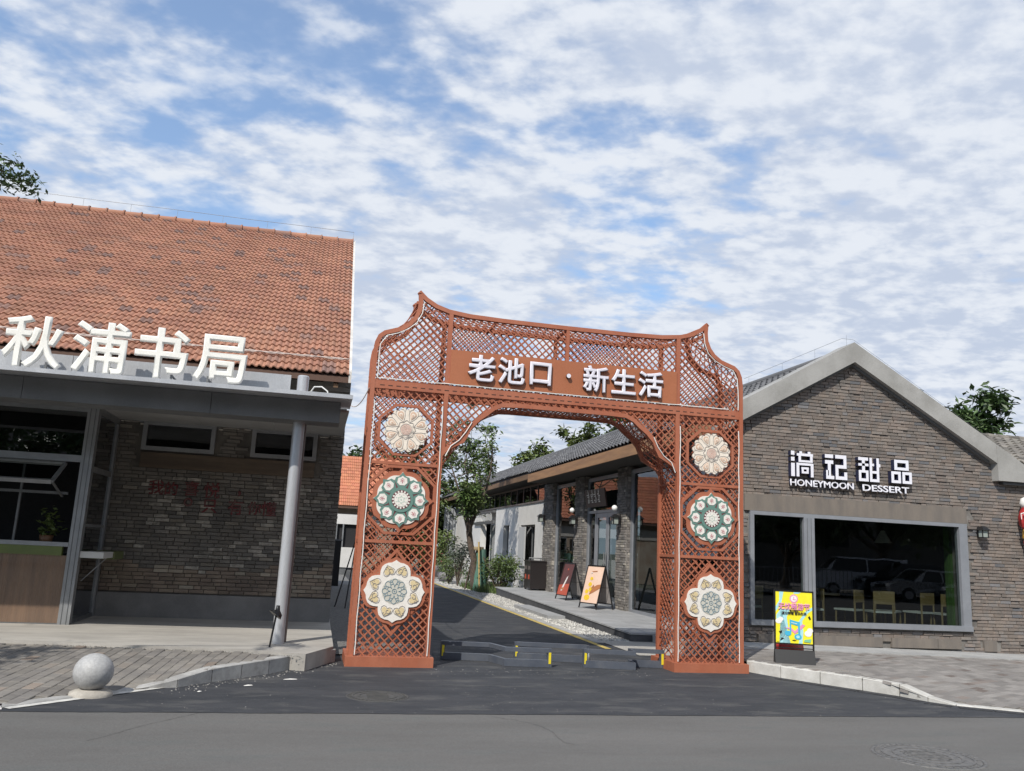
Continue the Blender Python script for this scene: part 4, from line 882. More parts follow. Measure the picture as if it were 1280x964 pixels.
# chairs seen through the window
M_cw = mat('chair_wood_yellow', (0.22, 0.16, 0.08), .5, c2=(0.18, 0.13, 0.065), scale=8, stretch=(1, 1, 6)); M_cs = flat('chair_seat_pale', (.45, .46, .47), .5)
def make_chair(label):
    c = thing('cafe_chair', label, 'chair', 'cafe chairs behind the shop window')
    MB().bar((-.19, -.20, .62), (.19, -.20, .62), .022, .0).box(-.2, -.215, .60, .2, -.195, .84).obj('backrest', M_cw, c)
    MB().box(-.21, -.2, .43, .21, .22, .465).obj('seat', M_cs, c)
    for x, y, h in ((-.18, -.20, .62), (.18, -.20, .62), (-.18, .19, .43), (.18, .19, .43)): MB().bar((x * 1.05, y * 1.05, 0), (x, y, h), .032, .028).obj('leg', M_cw, c)
    return c
chs = [(9.62, 15.25, 1.25, 'leftmost cafe chair behind the glass, seen side on beside the mullion'), (10.62, 15.45, .5, 'cafe chair with pale yellow backrest left of the middle of the shop window'), (11.02, 15.05, -.25, 'bright yellow backed cafe chair nearest the glass at the middle of the window'),
       (11.42, 15.35, -.9, 'cafe chair half hidden behind the bright middle chair'), (12.15, 15.35, .25, 'cafe chair standing just left of the last chair by the green curtain'), (12.52, 15.05, -.15, 'rightmost cafe chair, by the green curtain'), (8.35, 15.4, .4, 'cafe chair behind the narrow left pane near the gate')]
c0 = make_chair(chs[0][3]); c0.location = (chs[0][0], chs[0][1], .27); c0.rotation_euler[2] = chs[0][2]
for x, y, a, lb in chs[1:]: dup(c0, (x, y, .27), a, lb)
t = thing('cafe_table', 'small dark cafe table behind the middle of the shop window', 'table', None, (10.3, 15.9, .27))
MB().lathe([(0, .74), (.35, .74), (.35, .70), (0, .70)], n=24).obj('tabletop', M_cw, t); MB().tube([(0, 0, 0), (0, 0, .7)], .03, 8).lathe([(0, .03), (.22, .0)], n=16).obj('leg', M_blk, t)
t = thing('interior_lamp', 'pale hanging lamp shade in the upper right of the shop window', 'lamp', None, (12.0, 16.2, 2.0))
MB().lathe([(.03, .36), (.05, .34), (.17, .12), (.18, .10)], n=18).obj('lamp_shade', flat('shade_pale', (.6, .6, .58)), t); MB().tube([(0, 0, .36), (0, 0, 1.3)], .006, 5).obj('cord', M_blk, t)
# roof
lr = MB(); ez = lambda x: 5.66 - .52 * abs(x - 9.92)
lr.prism([(9.92, ez(9.92)), (6.92, ez(6.92)), (6.92, ez(6.92) - .06), (9.92, ez(9.92) - .14)], GW + .385, 27.7); lr.prism([(9.92, ez(9.92)), (7.28, ez(7.28)), (7.28, ez(7.28) - .06), (9.92, ez(9.92) - .14)], 27.705, 53)
lr.prism([(9.92, ez(9.92)), (9.92, ez(9.92) - .14), (13.6, ez(13.6) - .14), (13.6, ez(13.6))], GW + .385, 53); ro = lr.obj('roof', flat('roof_felt', (.06, .06, .065), .9), ds)
M_gt = mat('grey_roof_tile', (0.115, 0.115, 0.12), .75, c2=(0.085, 0.085, 0.09), scale=2, bump=.002, bscale=50, rnd=.28, c3=(0.17, 0.17, 0.17), stain=(4, .3, (.16, .16, .15)))
GT = tile_proto(.24, .37, .032, 'wave'); sl_ = math.atan(.52); pl = []
Bm = Matrix(((0, math.cos(sl_), -math.sin(sl_), 0), (-1, 0, 0, 0), (0, math.sin(sl_), math.cos(sl_), 0), (0, 0, 0, 1)))
random.seed(8)
yy = GW + .55
while yy < 52.8:
    xe = 6.88 if yy < 27.65 else 7.24; n = int((9.86 - xe) / math.cos(sl_) / .32) + 1
    for j in range(n + 1):
        x = xe + j * .32 * math.cos(sl_)
        if x > 9.8: continue
        pl.append(Matrix.Translation((x, yy, ez(x) + .012)) @ Bm @ Matrix.Rotation(random.uniform(-.01, .01), 4, 'Z'))
    yy += .238
pieces('tile', GT, M_gt, pl, ro, 'far_tiles', near, 290)
rc = MB(); rc.tube([(9.92, GW + .39, ez(9.92) + .06), (9.92, 53, ez(9.92) + .06)], .09, 10); rc.obj('ridge', M_gt, ro)
pr_ = MB(); y = GW + .4
for i in range(24): pr_.tube([(6.86 + .02, y, ez(6.88) + .02), (6.86, y, ez(6.86) + .03)], .01, 4); y += .5
M_wood = mat('fascia_wood', (0.36, 0.20, 0.10), .7, c2=(0.27, 0.15, 0.08), scale=2, bump=.002, bscale=30, stretch=(1, .5, 6), stain=(2.5, .4, (0.22, 0.12, 0.06)))
y = GW - .1
while y < 27.6:
    y1 = min(y + 2.9, 27.7); MB().box(6.87, y, 3.80, 6.905, y1 - .006, 4.065).obj('fascia_board', M_wood, ro); y = y1 if y1 < 27.7 else 99
MB().box(6.906, 27.66, 3.80, 7.3, 27.70, 4.1).obj('fascia_return', M_wood, ro)
M_wood_d = mat('fascia_wood_dark', (0.19, 0.115, 0.065), .8, c2=(0.13, 0.08, 0.05), scale=2, stretch=(1, .5, 5))
y = 27.71
while y < 52.9: MB().box(7.24, y, 4.03, 7.275, y + 3.1, 4.215).obj('fascia_board', M_wood_d, ro); y += 3.11
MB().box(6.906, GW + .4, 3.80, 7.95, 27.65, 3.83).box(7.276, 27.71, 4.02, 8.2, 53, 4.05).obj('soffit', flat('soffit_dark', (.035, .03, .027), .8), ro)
gm = MB()
gm.tube([(7.6, GW - .08, 4.93), (9.7, GW - .08, 5.93)], .003, 4); gm.tube([(9.7, GW - .08, 5.93), (9.95, GW - .08, 5.93), (13.0, GW - .08, 4.20)], .003, 4)
for x in (7.7, 8.4, 9.1, 9.8, 10.7, 11.6, 12.5): gm.tube([(x, GW - .08, 5.86 - .565 * abs(x - 9.92) - .01), (x, GW - .08, (4.93 + .476 * (x - 7.6)) if x < 9.7 else 5.93 - .567 * (x - 9.95))], .0022, 4)
t = thing('gable_wire', 'thin lightning wire on short pins above the concrete gable', 'wire'); gm.obj('wire', M_alu_d, t)
# wing roof to the right of the gable
wr_ = MB(); wr_.prismx([(GW - .1, 3.72), (17.3, 4.78), (17.3, 4.68), (GW - .1, 3.62)], 13.3, 22); wing = wr_.obj('wing_roof', MATS['roof_felt'], ds)
ws = math.atan2(1.06, 3.2); pl = []
for i in range(36):
    for j in range(11): pl.append(T(13.42 + i * .238, GW - .12 + j * .31 * math.cos(ws), 3.735 + j * .31 * math.sin(ws), ws, 0, 0))
M_gt2 = mat('weathered_roof_tile', (0.19, 0.175, 0.15), .85, c2=(0.12, 0.11, 0.10), scale=3, bump=.003, bscale=50, rnd=.3)
pieces('tile', GT, M_gt2, pl, wing, 'far_tiles', near, 120)
wc = MB(); x = 13.4
while x < 22: wc.tube([(x, 17.3, 4.84), (x + .3, 17.3, 4.84)], [.09, .075], 8); x += .3
wc.obj('wing_ridge', M_gt2, ds)
# sign characters: blocky strokes drawn on a 10 x 10 grid
sg = thing('dessert_shop_sign', 'white raised characters and small HONEYMOON DESSERT lettering on the brick gable', 'sign')
M_sgn = mat('sign_face_white', (0.78, 0.78, 0.84), .35, var=.04); M_sgs = flat('sign_side_dark', (0.02, 0.024, 0.06), .5)
def blocks(x0, z0, s, rects):
    mb = MB()
    for a, b, c, d in rects: mb.prism([(x0 + a * s, z0 + b * s), (x0 + c * s, z0 + b * s), (x0 + c * s, z0 + d * s), (x0 + a * s, z0 + d * s)], GW - .125, GW - .025)
    o = mb.obj('character', [M_sgn, M_sgs], sg)
    for p in o.data.polygons:
        if abs(p.normal.y) < .7: p.material_index = 1
u = .0485
blocks(8.53, 3.165, u, [(0, 8.2, 1.5, 9.8), (0, 5.9, 1.5, 7.4), (0, 0, 1.6, 5.1), (2.5, 8.0, 9.5, 9.0), (3.6, 8.99, 4.8, 9.8), (7.2, 8.99, 8.4, 9.8), (3.2, 5.6, 4.3, 8.01), (8.2, 5.6, 9.3, 8.01), (4.29, 5.6, 8.21, 6.4), (2.3, 0, 3.5, 4.4), (2.3, 4.39, 9.6, 5.3), (8.4, 0, 9.6, 4.4), (4.4, 2.9, 7.6, 3.7), (4.5, 1.3, 5.4, 2.91), (6.6, 1.3, 7.5, 2.91), (5.39, 1.3, 6.61, 2.1)])
blocks(9.24, 3.16, u, [(0, 8.2, 3.6, 9.6), (0, 5.9, 3.6, 7.3), (1.2, 1.3, 2.5, 5.91), (.4, 0, 1.6, 3.4), (1.59, 0, 3.9, 1.3), (4.5, 8.2, 9.4, 9.6), (8.1, 4.4, 9.4, 8.21), (4.5, 4.4, 8.11, 5.7), (4.5, 0, 5.8, 4.41), (5.79, 0, 9.6, 1.3), (8.3, 1.29, 9.6, 3.0)])
blocks(9.95, 3.165, u, [(0, 8.2, 4.4, 9.4), (1.6, 4.3, 2.9, 8.21), (0, 6.0, 4.5, 7.0), (.1, 0, 1.2, 4.31), (3.3, 0, 4.4, 4.31), (1.19, 3.4, 3.31, 4.31), (1.19, 0, 3.31, 1.1), (5.0, 0, 6.1, 9.4), (8.1, 0, 9.2, 9.4), (6.09, 0, 8.11, 1.1), (6.09, 3.3, 8.11, 4.3), (9.19, 5.9, 9.8, 7.2), (6.09, 6.2, 7.0, 7.2)])
blocks(10.66, 3.175, u, [(1.5, 5.2, 8.0, 6.3), (1.5, 8.1, 8.0, 9.3), (1.5, 6.29, 2.8, 8.11), (6.7, 6.29, 8.0, 8.11), (0, 0, 4.3, 1.1), (0, 3.5, 4.3, 4.6), (0, 1.09, 1.2, 3.51), (3.1, 1.09, 4.3, 3.51), (5.0, 0, 9.3, 1.1), (5.0, 3.5, 9.3, 4.6), (5.0, 1.09, 6.2, 3.51), (8.1, 1.09, 9.3, 3.51)])
o = text('lettering', 'HONEYMOON', .168, M_sgn, sg, (9.205, GW - .055, 3.055), depth=.055, bold=.005, fit=1.34); sidemat(o, M_sgs); s1 = o
o = text('lettering', 'DESSERT', .168, M_sgn, sg, (10.57, GW - .055, 3.05), depth=.055, bold=.005, fit=1.02); sidemat(o, M_sgs)
# wall lanterns
def lantern(name, loc, rz, label, globe=False):
    t = thing(name, label, 'lamp', 'black wall lanterns', loc, rz)   # built facing -Y, wall behind at y=0
    MB().box(-.05, -.02, -.14, .05, 0, .10).tube([(0, -.01, .06), (0, -.10, .10), (0, -.15, .06)], .012, 6).obj('bracket', M_blk, t)
    MB().add([(-.11, -.26, .03), (.11, -.26, .03), (.11, -.03, .03), (-.11, -.03, .03), (-.035, -.17, .12), (.035, -.17, .12), (.035, -.11, .12), (-.035, -.11, .12)], [(0, 3, 2, 1), (4, 5, 6, 7), (0, 1, 5, 4), (1, 2, 6, 5), (2, 3, 7, 6), (3, 0, 4, 7)]).obj('hood', M_blk, t)
    f = MB()
    for x in (-.075, .075):
        for y in (-.21, -.07): f.box(x - .008, y - .008, -.13, x + .008, y + .008, .03)
    f.box(-.083, -.218, -.145, .083, -.062, -.13); f.obj('cage', M_blk, t)
    MB().box(-.065, -.2, -.128, .065, -.08, .028).obj('lamp_glass', mat('lantern_glass', (0.32, 0.36, 0.33), .25, var=.1), t)
    if globe:
        MB().lathe([(.001, .085)] + [(.075 * math.sin(math.pi * i / 12), .16 - .075 * math.cos(math.pi * i / 12)) for i in range(1, 12)] + [(.001, .235)], (0, -.16, .11), 18).obj('globe', mat('globe_white', (0.85, 0.85, 0.83), .3, var=.02), t)
    return t
lantern('wall_lantern', (12.66, GW, 2.36), 0, 'black hooded wall lantern right of the big shop window').scale = (.85, .85, .85)
lantern('wall_lantern', (7.60, 28.0, 2.66), R(-90), 'black wall lantern on the far brick corner pier beside the white wall')
lantern('wall_lantern', (7.60, 24.3, 2.52), R(-90), 'black wall lantern with white globe on the middle brick pier of the lane side', True)
lantern('wall_lantern', (7.60, 20.6, 2.46), R(-90), 'black wall lantern with white globe on the brick pier nearest the gate', True)
# lane side
ps = MB(); pl = []
piers = [(GW + .385, 15.0), (20.27, 20.98), (23.78, 24.68), (27.1, 28.3)]
core = MB()
for a, b in piers:
    core.box(7.66, a, .0, 7.95, b, 3.80); random.seed(int(a * 10))
    pl += brick_places(a, b, .16, 3.78, lambda x, z, h: True, at=7.655, plane='-x', jit=.008)
    for q in brick_places(7.66, 7.93, .16, 3.78, lambda x, z, h: True, at=a - .005, jit=.006): pl.append(q)
core.obj('pier_core', M_mort_r, ds)
M_brick_p = mat('brick_pier', (0.21, 0.19, 0.172), .88, c2=(0.16, 0.15, 0.14), scale=3, bump=.003, bscale=80, rnd=.35, c3=(0.33, 0.30, 0.26))
pm = MB()
for m_ in pl: pm.add([m_ @ Vector(v) for v in BRK.v], BRK.f)
pm.obj('pier_bricks', M_brick_p, ds, kind='stuff')
M_gl_l = glass_mat('lane_glass', (0.45, 0.50, 0.50), .0, mul=1.15)
for a, b in ((15.02, 20.25), (24.7, 27.08)):
    f = MB(); f.box(7.74, a, .18, 7.84, a + .09, 3.7); f.box(7.74, b - .13, .18, 7.84, b, 3.7); f.box(7.74, a + .09, 3.6, 7.84, b - .13, 3.7); f.box(7.74, a + .09, .18, 7.84, b - .13, .26)
    if b - a > 4: f.box(7.74, (a + b) / 2 - .04, .26, 7.84, (a + b) / 2 + .04, 3.6)
    fo = f.obj('lane_window', M_alu_l, ds); MB().box(7.785, a + .09, .26, 7.795, b - .13, 3.6).obj('pane', M_gl_l, fo)
f = MB(); f.box(7.74, 21.0, .18, 7.86, 21.12, 3.7); f.box(7.74, 23.62, .18, 7.86, 23.76, 3.7); f.box(7.74, 21.12, 3.6, 7.84, 23.62, 3.7); f.box(7.75, 21.12, 2.68, 7.85, 23.62, 2.76); f.box(7.75, 22.96, .18, 7.85, 23.06, 2.68)
fo = f.obj('entrance_frame', M_alu_l, ds); MB().box(7.785, 21.12, 2.76, 7.795, 23.62, 3.6).obj('pane', M_gl_l, fo); MB().box(7.785, 23.06, .2, 7.795, 23.62, 2.68).obj('pane', M_gl_l, fo)
for a, b in ((21.13, 22.03), (22.05, 22.95)):
    f = MB(); f.box(7.76, a, .2, 7.82, a + .09, 2.67); f.box(7.76, b - .09, .2, 7.82, b, 2.67); f.box(7.76, a + .09, 2.55, 7.82, b - .09, 2.67); f.box(7.76, a + .09, .2, 7.82, b - .09, .34)
    do = f.obj('door', M_alu_l, ds); MB().box(7.785, a + .09, .34, 7.795, b - .09, 2.55).obj('pane', M_gl_l, do); MB().tube([(7.71, b - .06 if a < 22 else a + .06, .95), (7.71, b - .06 if a < 22 else a + .06, 1.6)], .016, 6).obj('handle', M_alu, do)
t = thing('door_sign_board', 'dark brown board with two rows of white characters above the lane entrance', 'sign')
MB().add([(7.60, 21.7, 2.84), (7.60, 23.4, 2.84), (7.52, 23.4, 3.32), (7.52, 21.7, 3.32), (7.64, 21.7, 2.84), (7.64, 23.4, 2.84), (7.56, 23.4, 3.32), (7.56, 21.7, 3.32)], [(1, 0, 3, 2), (4, 5, 6, 7), (0, 4, 7, 3), (1, 2, 6, 5), (3, 7, 6, 2), (0, 1, 5, 4)]).obj('board', flat('sign_brown', (.05, .026, .022), .5), t)
random.seed(2); mb = MB()
for r_ in range(2):
    for c_ in range(4):
        y0 = 22.1 + c_ * .30; z0 = 3.12 - r_ * .16
        for q in range(5):
            z_ = z0 + (q // 2) * .05; yy_ = y0 + random.uniform(0, .12); x_ = 7.60 - (z_ - 2.84) * .167 - .006
            if q % 2: mb.add([(x_, yy_, z_), (x_, yy_ + .14, z_), (x_ - .002, yy_ + .14, z_ + .02), (x_ - .002, yy_, z_ + .02)], [(0, 3, 2, 1)])
            else: mb.add([(x_, yy_, z_), (x_, yy_ + .025, z_), (x_ - .015, yy_ + .025, z_ + .10), (x_ - .015, yy_, z_ + .10)], [(0, 3, 2, 1)])
mb.obj('white_characters', M_letw, t)
# white walled far part
M_ww = mat('white_wall', (0.62, 0.61, 0.59), .85, c2=(0.55, 0.54, 0.52), scale=1.3, bump=.001, stain=(2.5, .3, (0.42, 0.41, 0.39)))
wb = MB(); Z1 = 3.24
segs_w = [(28.32, 29.7, 0, Z1), (29.7, 31.9, 0, 1.0), (29.7, 31.9, 2.47, Z1), (31.9, 33.9, 0, Z1), (33.9, 34.95, 0, 1.25), (33.9, 34.95, 2.5, Z1), (34.95, 36.6, 0, Z1),
          (40.0, 42.2, 0, Z1), (42.2, 43.8, 0, 1.0), (42.2, 43.8, 2.5, Z1), (43.8, 52, 0, Z1)]
for a, b, c, d in segs_w: wb.box(7.72, a, c, 8.0, b, d)
wb.tube([(7.90, 36.55, 0), (7.90, 36.55, Z1 - .01)], .18, 16); wb.box(8.2, 36.6, 0, 8.4, 40, Z1); wb.obj('white_wall', M_ww, ds)
MB().box(7.68, 28.32, Z1, 8.2, 52, Z1 + .06).obj('wall_cap', M_alu_d, ds)
for a, b, c, d in ((29.7, 31.9, 1.0, 2.47), (33.9, 34.95, 1.25, 2.5), (42.2, 43.8, 1.0, 2.5)):
    f = MB(); f.box(7.90, a, c, 7.96, a + .06, d); f.box(7.90, b - .06, c, 7.96, b, d); f.box(7.90, a, d - .06, 7.96, b, d); f.box(7.90, (a + b) / 2 - .03, c, 7.96, (a + b) / 2 + .03, d); fo = f.obj('slot_window', M_alu_d, ds); MB().box(7.93, a, c, 7.94, b, d).obj('pane', M_gl_l, fo); MB().box(8.1, a, c, 8.12, b, d).obj('blind', M_dark, fo)
MB().box(7.66, 31.0, .95, 7.715, 31.95, 2.4).obj('shutter', mat('shutter_grey', (0.42, 0.43, 0.44), .6), ds)
MB().box(8.15, 37.0, .9, 8.19, 39.6, 2.6).obj('recess_pane', M_gl_l, ds)
f = MB(); y = 28.4
while y < 51.5: f.box(8.02, y, Z1 + .06, 8.08, y + .06, 4.03); y += 1.12
f.box(8.02, 28.4, Z1 + .06, 8.08, 51.5, Z1 + .12); f.box(8.02, 28.4, 3.95, 8.08, 51.5, 4.02); fo = f.obj('clerestory', M_alu_d, ds); MB().box(8.045, 28.4, Z1 + .12, 8.055, 51.5, 3.95).obj('pane', M_gl_l, fo); MB().box(9.5, 28.4, 0, 9.55, 52, 4.0).box(8.4, 52, 0, 12, 52.1, 5).obj('inner_wall', M_int, ds)
t = thing('recess_beam_sign', 'row of white pendant strips hanging from a dark beam between the white walls', 'sign')
MB().box(7.62, 36.7, 2.62, 7.74, 41.5, 2.75).box(7.62, 36.7, 3.1, 7.74, 41.5, 3.2).obj('beam', M_alu_d, t)
random.seed(6); mb = MB()
for i in range(22): y = 36.9 + i * .2; mb.add([(7.6, y, 2.72), (7.6, y + .12, 2.72 + random.uniform(0, .1)), (7.6, y + .16, 3.08), (7.6, y + .05, 3.1 - random.uniform(0, .15))], [(0, 3, 2, 1)])
mb.obj('white_strips', M_letw, t)
# deck
M_slab = mat('deck_stone', (0.34, 0.345, 0.35), .7, c2=(0.28, 0.285, 0.29), scale=2.5, bump=.001, bscale=60, rnd=.09, stain=(3, .3, (.24, .24, .24)))
dk = link('stone_deck', None, None, kind='structure'); zd = lambda y: .16 + .0075 * (y - 15.2)
xd = lambda y: 5.86 + .025 * (y - 15.2)
y = 15.2
while y < 28.9:
    y1 = y + .6; x = xd(y)
    xs = [xd(y)] + [7.74 - .6 * k for k in (2, 1, 0)]
    for xa, xb in zip(xs, xs[1:]):
        xa2 = xd(y1) if xa == xs[0] else xa
        mb = MB(); e = .003; mb.add([(xa + e, y + e, zd(y) - .03), (xb - e, y + e, zd(y) - .03), (xb - e, y1 - e, zd(y1) - .03), (xa2 + e, y1 - e, zd(y1) - .03), (xa + e, y + e, zd(y)), (xb - e, y + e, zd(y)), (xb - e, y1 - e, zd(y1)), (xa2 + e, y1 - e, zd(y1))], [(4, 5, 6, 7), (0, 1, 5, 4), (1, 2, 6, 5), (2, 3, 7, 6), (3, 0, 4, 7)]); mb.obj('paving_slab', M_slab, dk)
    y = y1
mb = MB(); mb.add([(xd(15.2) + .02, 15.22, -.02), (7.74, 15.22, -.02), (7.74, 28.8, -.02), (xd(28.8) + .02, 28.8, -.02), (xd(15.2) + .02, 15.22, zd(15.2) - .031), (7.74, 15.22, zd(15.2) - .031), (7.74, 28.8, zd(28.8) - .031), (xd(28.8) + .02, 28.8, zd(28.8) - .031)], [(4, 5, 6, 7), (0, 1, 5, 4), (1, 2, 6, 5), (2, 3, 7, 6), (3, 0, 4, 7)])
mb.obj('deck_riser', mat('riser_dark', (0.075, 0.078, 0.085), .8, var=.3, scale=3), dk)
MB().box(5.50, 19.6, 0, 5.92, 23.1, .085).obj('step_stone', M_slab, dk)
# ================================================================ LANE THINGS
def aframe(label, pL, pR, back, h, z, poster):
    """posters lie on the sloping front; pL,pR front feet as seen from the front, back = rear foot offset side"""
    t = thing('a_frame_board', label, 'sign', 'folding boards on the stone deck')
    pL = Vector((*pL, z)); pR = Vector((*pR, z)); w_ = pR - pL; nb = Vector((-w_.y, w_.x, 0)).normalized(); 
    if nb.dot(Vector(back)) < 0: nb = -nb
    dep = .55; topL = pL + nb * dep / 2 + Vector((0, 0, h)); topR = pR + nb * dep / 2 + Vector((0, 0, h)); bL = pL + nb * dep; bR = pR + nb * dep
    for a, b in ((pL, topL), (pR, topR), (bL, topL), (bR, topR)): MB().bar(a, b, .028, .028, (0, 1, 0)).obj('leg', M_blk, t)
    f = MB(); f.bar(topL, topR, .03, .03); f.bar(pL.lerp(topL, .12), pR.lerp(topR, .12), .025, .025); f.bar(bL.lerp(topL, .12), bR.lerp(topR, .12), .025, .025)
    f.bar(pL.lerp(topL, .5) + nb * .02, bL.lerp(topL, .5) - nb * .02, .012, .012); f.bar(pR.lerp(topR, .5) + nb * .02, bR.lerp(topR, .5) - nb * .02, .012, .012); f.obj('frame', M_blk, t)
    a, b, c, d = pL.lerp(topL, .13), pR.lerp(topR, .13), pR.lerp(topR, .985), pL.lerp(topL, .985); fn = (b - a).cross(d - a).normalized()
    if fn.dot(nb) > 0: fn = -fn
    U = (b - a); V = (d - a)
    def q(pts, m_, off, nm, par): 
        vs = [a + U * x + V * y + fn * off for x, y in pts]; n = len(vs); MB().add(vs + [v - fn * .004 for v in vs], [tuple(range(n)), tuple(range(2 * n - 1, n - 1, -1))] + [(i, i + n, (i + 1) % n + n, (i + 1) % n) for i in range(n)]).obj(nm, m_, par)
    po = MB().add([a, b, c, d] + [v - fn * .006 for v in (a, b, c, d)], [(0, 1, 2, 3), (7, 6, 5, 4), (0, 4, 5, 1), (2, 6, 7, 3), (1, 5, 6, 2), (3, 7, 4, 0)]).obj('poster', poster[0], t)
    for i, (pts, m_) in enumerate(poster[1]): q(pts, m_, .003 + .0012 * i, 'printed_shape', po)
    a, b, c, d = bL.lerp(topL, .13), bR.lerp(topR, .13), bR.lerp(topR, .985), bL.lerp(topL, .985)
    MB().add([a, b, c, d] + [v + nb * .006 for v in (a, b, c, d)], [(0, 1, 2, 3), (7, 6, 5, 4), (0, 4, 5, 1), (2, 6, 7, 3), (1, 5, 6, 2), (3, 7, 4, 0)]).obj('rear_poster', flat('board_grey_back', (.30, .28, .27), .6), t)
    return t
el = lambda cx_, cy_, rx, ry, n=14: [(cx_ + rx * math.cos(2 * math.pi * i / n), cy_ + ry * math.sin(2 * math.pi * i / n)) for i in range(n)]
M_peach = mat('poster_peach', (0.72, 0.50, 0.38), .45, c2=(0.76, 0.56, 0.45), scale=1); M_pyel = flat('poster_yellow', (.75, .50, .04), .45); M_phand = flat('poster_hand', (.42, .17, .07), .45); M_pdark = flat('poster_dark_red', (.10, .03, .025), .45); M_pred = flat('poster_red', (.45, .08, .04), .45)
M_pwh = flat('poster_white', (.75, .72, .7), .45)
aframe('near folding board with peach poster of yellow drinks on the stone deck', (6.69, 20.99), (6.93, 20.36), (1, 0, 0), 1.05, .205, (M_peach, [(el(.32, .14, .16, .08), M_pyel), (el(.25, .30, .10, .06), M_pyel), (el(.45, .36, .11, .07), M_pyel), (el(.36, .50, .10, .06), M_pyel), (el(.38, .66, .09, .045), M_pyel), ([(.42, .22), (.66, .30), (.98, .42), (.98, .52), (.78, .50), (.62, .44), (.45, .30)], M_phand), ([(.5, .36), (.62, .46), (.58, .50), (.48, .42)], M_phand), ([(.34, .84), (.62, .86), (.62, .88), (.34, .86)], M_phand), ([(.26, .80), (.38, .84), (.36, .80)], M_pwh)]))
aframe('far folding board with dark red poster on the stone deck', (6.93, 24.0), (7.03, 23.30), (1, 0, 0), 1.02, .225, (M_pdark, [([(0, 0), (1, 0), (1, .38), (0, .30)], M_pred), ([(.30, .12), (.42, .14), (.62, .50), (.66, .62), (.55, .55), (.35, .25)], M_pwh), ([(.2, .15), (.6, .18), (.5, .24), (.3, .22)], M_phand), (el(.5, .82, .06, .03), M_pred)]))
t = thing('litter_bin', 'dark brown two part litter bin standing against the white wall', 'bin', None, (7.38, 28.0, .255))
M_bin = flat('bin_brown', (.022, .018, .018), .4)
MB().box(-.30, -.42, .05, .30, -.01, .92).obj('body', M_bin, t); MB().box(-.30, .01, .05, .30, .42, .92).obj('body', M_bin, t)
MB().box(-.33, -.44, .92, .33, .44, .965).obj('lid', M_bin, t)
for y in (-.22, .22): MB().tube([(-.2, y, .96), (-.2, y, 1.04), (.2, y, 1.04), (.2, y, .96)], .02, 6).obj('handle', M_alu_d, t); MB().box(-.312, y - .12, .66, -.301, y + .12, .78).obj('opening', flat('bin_opening', (.12, .10, .09)), t); MB().box(-.312, y - .07, .35, -.301, y + .07, .5).obj('emblem', M_pred, t)
for x, y in ((-.25, -.38), (.25, -.38), (-.25, .38), (.25, .38)): MB().box(x - .03, y - .03, -.02, x + .03, y + .03, .05).obj('foot', M_bin, t)
M_leaf_t = mat('leaf_fresh', (0.085, 0.135, 0.035), 0.5, c2=(0.13, 0.175, 0.055), scale=1.4, rnd=0.42, bscale=30)
# lane tree and its props
tr = make_tree('lane_tree', 'young leafy tree with forked trunk and wooden props beside the lane', (5.95, 31.2, 0), 7.7, 1.3, .14, 9000, .15, M_leaf_t, 44, crown_base=.28, lean=(-.85, 0), gap=.28)
t = thing('tree_prop', 'pale bamboo pole propping the lane tree', 'pole'); MB().tube([(5.98, 30.6, 0), (5.92, 30.9, 1.75)], .035, 7).obj('pole', flat('bamboo', (.42, .30, .12), .6), t)
t = thing('tree_prop', 'dark wooden pole leaning against the right of the lane tree', 'pole'); MB().tube([(6.7, 30.8, 0), (6.0, 31.1, 1.55)], .03, 7).obj('pole', M_bark, t)
t = thing('tree_prop', 'dark wooden pole leaning on the left of the lane tree', 'pole'); MB().tube([(5.6, 31.5, 0), (5.85, 31.2, 1.55)], .035, 7).obj('pole', M_bark, t)
t = thing('tree_wrap', 'green netting wrapped round the foot of the lane tree', 'netting'); MB().lathe([(.30, 0), (.26, .5), (.22, 1.0), (.19, 1.5)], (6.08, 31.2, 0), 12).obj('netting', mat('netting_green', (.05, .16, .11), .8, c2=(.12, .20, .17), scale=7, stretch=(3, 3, .6)), t)
MB().lathe([(.20, 1.44), (.24, 1.5), (.22, 1.58)], (5.95, 31.2, 0), 12).obj('tie_band', flat('rope', (.34, .27, .17), .9), t)
def shrub(label, loc, rx, h, n, leaf, m, seed, name='shrub', cat='shrub'):
    random.seed(seed); t = thing(name, label, cat, 'shrubs in the lane bed', loc); s_ = MB()
    cl = []
    for i in range(14):
        a = random.random() * 6.28; r_ = rx * random.uniform(.2, 1); z = h * random.uniform(.35, .95); p = Vector((r_ * math.cos(a), r_ * math.sin(a), z)); s_.tube([(0, 0, 0), tuple(p * .55 + Vector((0, 0, .1))), tuple(p)], [.018, .011, .004], 4, cap=False); cl.append(p)
    s_.obj('stem', M_bark, t); pts = []
    for p in cl:
        sh = random.random() * .4
        for _ in range(n // 14): pts.append((p + Vector((random.gauss(0, .34), random.gauss(0, .34), random.gauss(0, .3))) * rx * .75, sh + random.random() * .2))
    pts = [(Vector((p.x, p.y, abs(p.z) + .02)), s) for p, s in pts]; leaves(pts, leaf, m, t, 'foliage', asp=.35); return t
shrub('feathery green shrub at the near end of the planted bed by the deck', (6.55, 30.2, 0), .62, 1.2, 1500, .13, M_leaf, 1)
shrub('yellow green shrub left of the deck under the white wall', (7.0, 31.0, 0), .5, 1.35, 900, .12, M_leaf_y, 2)
shrub('low dark shrub behind the bamboo prop', (6.2, 32.0, 0), .6, .85, 900, .12, M_leaf_d, 3)
shrub('tall grey green shrub left of the tree trunk', (5.7, 33.8, 0), .5, 1.7, 1000, .12, mat('leaf_greygreen', (.10, .13, .09), .6, var=.3, rnd=.3), 4)
